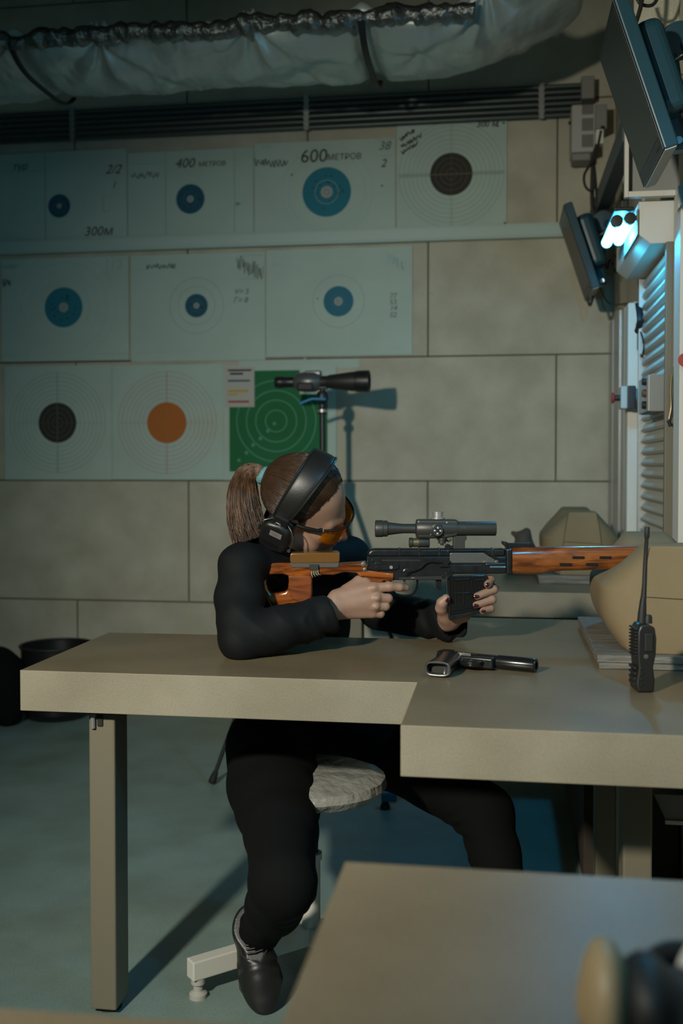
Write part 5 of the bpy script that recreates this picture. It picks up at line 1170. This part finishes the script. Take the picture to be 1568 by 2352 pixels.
def shoe(heel, toe, side, ank):
    """heel and toe are on the sole; side is the width direction"""
    ax = (toe-heel); ln = ax.length; ax.normalize(); nr = side.cross(ax).normalized()
    if nr.dot(ank-heel) < 0: nr = -nr
    sd = ax.cross(nr); pt = lambda a, s, n: L(heel+ax*(a*ln)+sd*s+nr*n); A = [ax, sd, nr]
    c = (heel+toe)/2; b = Blob(L(c)-.21, L(c)+.21, .003)
    b.ell(pt(.74,0,.020), (.080,.046,.030), A, .012); b.ell(pt(.45,0,.032), (.085,.037,.036), A, .02); b.ell(pt(.16,0,.036), (.046,.036,.042), A, .02)
    b.cap(pt(.22,0,.05), L(ank), .036, .040, .02)
    b.disp(lambda p: .0014*np.sin(((p-L(heel))@L(ax))*240)*np.exp(-((((p-L(heel))@L(ax))-.62*ln)/.022)**2))
    sl, G = b._region(L(c)-.21, L(c)+.21); b.v[sl] = np.maximum(b.v[sl], -((G-L(heel))@L(nr)))
    sl, G = b._region(L(c)-.21, L(c)+.21); nk = np.linalg.norm(G-L(ank), axis=-1) < .085; b.v[sl] = np.where(nk, np.maximum(b.v[sl], ((G-L(ank)-L(nr)*.012)@L(nr))), b.v[sl])
    sh = pchild('shoe', b.mesh('shoe'), M_leather)
    bm = BM(); out = []
    for t, w in ((-.02,.0),(-.015,.020),(.03,.034),(.15,.038),(.32,.034),(.5,.038),(.66,.047),(.8,.049),(.92,.040),(.99,.022),(1.01,0)): out.append((t, w))
    poly = [(t, w) for t, w in out]+[(t, -w) for t, w in out[::-1][1:-1]]
    lo_ = [bm.verts.new(Vector(pt(t, w, -.016 if t < .32 else -.010))) for t, w in poly]; hi_ = [bm.verts.new(Vector(pt(t, w, .004))) for t, w in poly]
    bm.faces.new(lo_); bm.faces.new(hi_[::-1])
    for i in range(len(poly)): j = (i+1) % len(poly); bm.faces.new((lo_[i], hi_[i], hi_[j], lo_[j]))
    pchild('sole', bm, M_rubber, sh, bevel=.002)
    bm = BM()
    add_tube(bm, smooth_path([Vector(pt(.34,.030,.050)), Vector(pt(.52,.026,.062)), Vector(pt(.60,.0,.060)), Vector(pt(.52,-.026,.062)), Vector(pt(.34,-.030,.050))], 5), .0016, 6)
    for k in range(4): t = .36+k*.05; add_tube(bm, [Vector(pt(t,-.018,.068+.001*k)), Vector(pt(t+.012,0,.0725)), Vector(pt(t,.018,.068+.001*k))], .0018, 6)
    pchild('lace', bm, mat('lace_black', (.03, .03, .03), .6), sh, smooth=True)
    bm = BM()
    for s in (-.006, .004): add_lathe(bm, [(.0022, 0), (.0022, .002)], pt(.335+s, s*.6, .074), tuple(nr), 10)
    pchild('eyelet', bm, M_alu, sh)
    return sh
hl = P(560, 2105, 2.43); hl.z = .125; to = P(607, 2298, 2.30); to.z = .014
shoe(P(572, 2108, 2.40), to, Rh*1.0, P(593, 2120, 2.345))
an = P(1195, 2160, 2.42); shoe(Vector((an.x-.06, an.y+.05, .012)), Vector((an.x+.13, an.y-.15, .012)), Vector((.6,.8,0)), an+Vector((0,0,.01)))
# finger nails
def nail(c, d, nrm, w=.0052, l=.0068):
    c = rf(*c); d = (Matrix.Rotation(TH, 3, 'Z')@Vector(d)).normalized(); nrm = (Matrix.Rotation(TH, 3, 'Z')@Vector(nrm)); nrm = (nrm-d*nrm.dot(d)).normalized(); s = d.cross(nrm)
    b = Blob(L(c)-.012, L(c)+.012, .0006); b.ell(L(c), (l, w, .0021), [d, s, nrm], 0); pchild('fingernail', b.mesh('n'), M_nail)
nail((1025,1374.5,-.0305), (.5,0,.35), (.1,-1,.1), .0056, .0068)
nail((1115.5,1340,-.0285), (-.5,-.1,-.6), (-.1,-1,.1), .0046, .0066)
nail((1090.5,1367,-.0300), (-1,0,-.15), (-.2,-1,.1), .0046, .0074)
nail((1089,1387.5,-.0290), (-1,0,-.1), (-.2,-1,.1), .0045, .0072)
nail((1106,1400.5,-.0270), (-1,0,-.05), (-.2,-1,.1), .0040, .0062)
nail((935,1349,-.0150), (.6,.5,-.1), (.75,-.6,.15), .0044, .0060)

# ---- hair
def skullr(d):
    """distance from head centre along local direction d to the skull surface"""
    best = 0
    for c, r in (((-.008,0,.034), (.092,.074,.086)), ((-.03,0,.028), (.084,.075,.078)), ((.038,0,-.025), (.055,.058,.080))):
        c = A3(c); r = A3(r); a = ((d/r)**2).sum(); bq = -2*((d*c)/(r*r)).sum(); cq = ((c/r)**2).sum()-1; ds = bq*bq-4*a*cq
        if ds > 0: best = max(best, (-bq+math.sqrt(ds))/(2*a))
    return best
CN = A3((-.01, 0, .02))
def surf(d, off):
    d = A3(d)/np.linalg.norm(d); lo_, hi_ = .02, .20
    def ins(p):
        for c, r in (((-.008,0,.034), (.092,.074,.086)), ((-.03,0,.028), (.084,.075,.078)), ((.038,0,-.025), (.055,.058,.080))):
            if (((p-A3(c))/A3(r))**2).sum() < 1: return True
        return False
    for _ in range(14):
        m = (lo_+hi_)/2
        if ins(CN+d*m): lo_ = m
        else: hi_ = m
    return CN+d*(hi_+off)
TIE = A3((-.108, 0, .022)); tdir = (TIE-CN)/np.linalg.norm(TIE-CN)
def hairline(t):
    """t 0..1 from forehead middle to nape along one side (local coords f,s,u)"""
    K = [(.056,0,.100),(.058,.030,.090),(.047,.052,.074),(.036,.064,.050),(.024,.072,.026),(.014,.076,-.004),(-.010,.078,-.030),(-.035,.070,-.050),(-.060,.045,-.060),(-.072,0,-.062)]
    x = t*(len(K)-1); i = min(int(x), len(K)-2); w = x-i; return A3(K[i])*(1-w)+A3(K[i+1])*w
def slerp(a, b, t):
    a = a/np.linalg.norm(a); b = b/np.linalg.norm(b); o = math.acos(max(-1, min(1, a@b)))
    if o < 1e-4: return a
    return (math.sin((1-t)*o)*a+math.sin(t*o)*b)/math.sin(o)
# cap under the strands
bm = BM(); rows = []; nT = 60; nS = 22
loop = [hairline(i/nT) for i in range(nT+1)]; loop = loop+[p*A3((1,-1,1)) for p in loop[::-1][1:-1]]
for p in loop:
    d0 = p-CN; row = []
    for j in range(nS+1):
        t = j/nS; d = slerp(d0, tdir, t); off = .0005+.008*min(1, t*5)**.7
        row.append(bm.verts.new(hd(*surf(d, off))))
    rows.append(row)
for i in range(len(rows)):
    a, c = rows[i], rows[(i+1) % len(rows)]
    for j in range(nS): bm.faces.new((a[j], c[j], c[j+1], a[j+1])).smooth = True
hair = pchild('hair', bm, M_hair, smooth='all')
hair.data.validate()
bm = BM(); rg = random.Random(3)
for k in range(3200):
    side = 1 if rg.random() < .72 else -1; t0 = rg.random()
    st_t = 0 if rg.random() < .45 else rg.uniform(0, .55)
    p = hairline(t0)*A3((1, side, 1))+A3([rg.uniform(-.004, .004) for _ in range(3)]); d0 = p-CN; pts = []; wob = rg.uniform(-.06, .06); ofx = rg.uniform(0, .0028)
    for j in range(9):
        t = st_t+(1-st_t)*j/8; d = slerp(d0, tdir, t); d = d+A3((0, wob*math.sin(math.pi*t)*.5, wob*math.sin(math.pi*t)*.5))
        pts.append(hd(*surf(d, .0006+.0085*min(1, t*5)**.7+ofx*math.sin(math.pi*min(1, t+.1)))))
    add_tube(bm, pts, [.0003]+[rg.uniform(.0005,.0012)]*7+[.0005], 4, cap=False)
pchild('hair_strands', bm, M_hair, hair)
# ponytail
T0 = hd(*(TIE+A3((-.012,0,0))))
cl_ = [T0, T0+(P(588,1074,2.56)-P(603,1083,2.56)), P(567,1088,2.55), P(556,1115,2.53), P(555,1155,2.52), P(562,1198,2.51), P(576,1240,2.50)]
cl_[0] = T0; cpath = smooth_path(cl_, 4); nP = len(cpath)
bm = BM(); rg = random.Random(9)
wid = [.010,.016,.022,.028,.031,.034,.035]
for k in range(2600):
    a = rg.uniform(0, 6.283); rr = math.sqrt(rg.random()); ph = rg.uniform(0, 6.28); end = 1-.30*rg.random()**1.6; pts = []; cur = rg.uniform(-.004, .016)
    for j in range(12):
        t = j/11*end; x = t*(nP-1); i = min(int(x), nP-2); c = cpath[i].lerp(cpath[i+1], x-i)
        xw = t*(len(wid)-1); iw = min(int(xw), len(wid)-2); w = wid[iw]+(wid[iw+1]-wid[iw])*(xw-iw)
        tn = (cpath[i+1]-cpath[i]).normalized(); s1 = tn.cross(Nh).normalized(); s2 = Nh
        aa = a+t*.7; o_ = s1*(math.cos(aa)*rr*w*1.12)+s2*(math.sin(aa)*rr*w*.8)
        o_ += s1*(-cur*t*t+.006*math.sin(t*7+ph*.5)*t)+s2*(.004*math.sin(t*8+ph)*t); pts.append(c+o_)
    add_tube(bm, pts, [.0006]+[.0008]*9+[.0006,.0002], 4, cap=False)
pt_ = pchild('ponytail', bm, M_hair2, hair)
bm = BM(); add_lathe(bm, [(.010,-.010), (.019,-.009), (.0225,-.003), (.0225,.004), (.018,.010), (.010,.011)], tuple(T0-hf*.004), tuple((cl_[1]-cl_[0]).normalized()), 28)
for v in bm.verts: v.co += Vector((noise.noise(v.co*160), noise.noise(v.co*160+Vector((3,0,0))), noise.noise(v.co*160+Vector((0,3,0)))))*.003
pchild('hair_tie', bm, M_tie, hair, smooth='all')

# ---- ear defenders
ed = root('ear_defenders', tuple(hd(0, .1, -.03)), 'black padded ear defenders worn over the hair of the seated woman', 'ear defenders')
def echild(name, bm, m, parent=None, **k):
    if isinstance(bm, bmesh.types.BMesh):
        me = bpy.data.meshes.new(name); bmesh.ops.recalc_face_normals(bm, faces=bm.faces[:]); bm.to_mesh(me); bm.free()
    else: me = bm
    me.transform(Matrix.Translation(-ed.location)); return obj(name, me, m, ed if parent is None else parent, **k)
fo, uo = -.030, -.034
for sd_ in (1, -1):
    bm = BM(); out = [(-.034,-.038),(-.040,.010),(-.030,.036),(.006,.044),(.034,.034),(.040,.0),(.034,-.038),(.0,-.046)]
    M = HM @ Matrix.Translation(Vector((fo, 0, uo)))
    add_prism(bm, out, M, sd_*.094, sd_*.124); cup = echild('ear_cup', bm, M_black, bevel=.011, seg=5, smooth='all')
    bm = BM(); add_prism(bm, [(a*.96, b*.96) for a, b in out], M, sd_*.076, sd_*.095); echild('ear_cushion', bm, M_leather, cup, bevel=.008, seg=4, smooth='all')
    if sd_ > 0:
        bm = BM(); add_prism(bm, [(-.012,.008),(.018,.008),(.018,.024),(-.012,.024)], M, .1242, .1248); lb = echild('label_plate', bm, M_tag, cup)
        bm = BM(); c_ = HM @ Vector((fo+.003, .1251, uo+.016)); add_text(bm, 'IESP', c_, tuple(hf), tuple(hu), .0085, 0, 0); t_ = echild('label_text', bm, M_inkg, cup)
        bm = BM(); add_prism(bm, [(-.026,-.026),(.020,-.026),(.020,-.012),(-.026,-.012)], M, .1235, .1246); echild('battery_door', bm, M_gloss, cup, bevel=.001)
    bm = BM(); add_tube(bm, smooth_path([hd(fo+.010,sd_*.100,uo+.046), hd(fo+.036,sd_*.118,uo+.040), hd(fo+.047,sd_*.118,uo+.006), hd(fo+.043,sd_*.112,uo-.024)], 6), .0016, 8); add_tube(bm, smooth_path([hd(fo-.010,sd_*.100,uo+.046), hd(fo-.036,sd_*.118,uo+.036), hd(fo-.046,sd_*.112,uo+.004)], 6), .0016, 8)
    for a, c in ((.043,-.024),(-.046,.004)): add_lathe(bm, [(0, -.002), (.0042, -.001), (.0042, .002), (0, .003)], tuple(hd(fo+a, sd_*.114, uo+c)), tuple(hs*sd_), 12)
    echild('wire_yoke', bm, M_steel, cup, smooth=True)
def band(w, th, r_off, m, name, t0=-.12, t1=1.12, edge=False, parent=None, fofs=0):
    bm = BM(); rings = []; n = 56
    for i in range(n+1):
        t = i/n; a = math.pi*(t0+(t1-t0)*t)
        ca, sa = math.cos(a), math.sin(a); s_ = ca*(.101+r_off); u_ = .020+sa*(.117+r_off) if sa > 0 else .020+sa*.12
        fc = -.030+.026*max(0, sa)+fofs; ww = w*(.62+.38*max(0, sa)**.6)
        dn = Vector((0, ca, sa)); row = []
        prof = [(-1,-.5),(-.92,.35),(-.8,.5),(-.5,.62),(0,.66),(.5,.62),(.8,.5),(.92,.35),(1,-.5)] if not edge else [(math.cos(x)*1, math.sin(x)) for x in [2*math.pi*k/8 for k in range(8)]]
        for a_, b_ in prof: row.append(bm.verts.new(hd(fc+a_*ww/2, s_+dn.y*b_*th, u_+dn.z*b_*th)))
        rings.append(row)
    for a, b in zip(rings, rings[1:]):
        for k in range(len(a)): bm.faces.new((a[k], a[(k+1) % len(a)], b[(k+1) % len(a)], b[k]))
    bm.faces.new(rings[0]); bm.faces.new(rings[-1][::-1]); return echild(name, bm, m, parent, smooth='all')
hb = band(.058, .0085, .0, M_leather, 'headband', -.06, 1.06)
def piping(sgn):
    bm = BM(); pts = []
    for i in range(50):
        a = math.pi*(-.06+1.12*i/49); ca, sa = math.cos(a), math.sin(a); ww = .058*(.62+.38*max(0, sa)**.6)
        u_ = .020+sa*.117 if sa > 0 else .020+sa*.12
        pts.append(hd(-.030+.026*max(0, sa)+sgn*ww*.5, ca*.104, u_+.003*sa))
    add_tube(bm, pts, .0030, 8); echild('piping', bm, M_leather, hb, smooth=True)
piping(-1); piping(1)
for s in (1, -1):
    bm = BM(); M = HM @ Matrix.Translation(Vector((fo+.003, 0, 0))); add_prism(bm, [(-.018,-.006),(.018,-.006),(.018,.030),(-.018,.030)], M, s*.104, s*.116); st2 = echild('band_slider', bm, M_black, bevel=.003)
    bm = BM(); add_tube(bm, [HM@Vector((fo-.006+a_,s*.118,.004+b_)) for a_, b_ in ((0,0),(.011,0),(.011,.009),(0,.009),(0,0))], .0014, 6); echild('buckle', bm, M_alu, st2)

# ---- shooting glasses
gl_ = root('shooting_glasses', tuple(hd(.09, 0, 0)), 'black framed amber shooting glasses worn by the seated woman', 'glasses')
def gchild(name, bm, m, **k):
    me = bpy.data.meshes.new(name); bmesh.ops.recalc_face_normals(bm, faces=bm.faces[:]); bm.to_mesh(me); bm.free(); me.transform(Matrix.Translation(-gl_.location)); return obj(name, me, m, gl_, **k)
def gx_(t): return .113-.030*t*t-.014*t**4, .070*t
for s in (1, -1):
    bm = BM(); n = 16; g2 = []
    for i in range(n+1):
        t = s*(.08+.90*i/n); f, sv = gx_(t); a = abs(t); top = .014-.003*a; bot = -.046+.026*max(0, (.30-a)/.22)**1.5+.020*max(0, (a-.62)/.38)**2
        g2.append([(f-.006*(j/6)**2, sv, top+(bot-top)*j/6) for j in range(7)])
    fr = [[bm.verts.new(hd(*p)) for p in r] for r in g2]; bk = [[bm.verts.new(hd(p[0]-.0016, p[1], p[2])) for p in r] for r in g2]
    for A_, fl in ((fr, 0), (bk, 1)):
        for i in range(n):
            for j in range(6):
                f_ = (A_[i][j], A_[i+1][j], A_[i+1][j+1], A_[i][j+1]); bm.faces.new(f_ if not fl else f_[::-1])
    for i in range(n):
        for j in (0, 6): bm.faces.new((fr[i][j], fr[i+1][j], bk[i+1][j], bk[i][j]))
    for j in range(6):
        for i in (0, n): bm.faces.new((fr[i][j], fr[i][j+1], bk[i][j+1], bk[i][j]))
    gchild('lens', bm, M_lens, smooth='all')
    bm = BM(); add_tube(bm, [hd(.066, s*.071, .010), hd(.055, s*.077, .007), hd(.02, s*.083, .002), hd(-.02, s*.084, -.002)], [.0042,.0036,.0030,.0026], 10, flat=1.3); add_lathe(bm, [(.005, -.003), (.005, .003)], tuple(hd(.062, s*.073, .009)), tuple(hu), 12); gchild('temple_arm', bm, M_gloss, smooth=True)
bm = BM(); pts = []
for i in range(31):
    t = -1+2*i/30; f, sv = gx_(t); pts.append(hd(f+.001, sv, .013-.003*abs(t)))
add_tube(bm, pts, .0034, 8, flat=1.0); gchild('brow_frame', bm, M_gloss, smooth=True)
bm = BM(); add_tube(bm, smooth_path([hd(.111,.010,-.010), hd(.113,0,.002), hd(.111,-.010,-.010)], 5), .0022, 8); gchild('nose_bridge', bm, M_gloss, smooth=True)
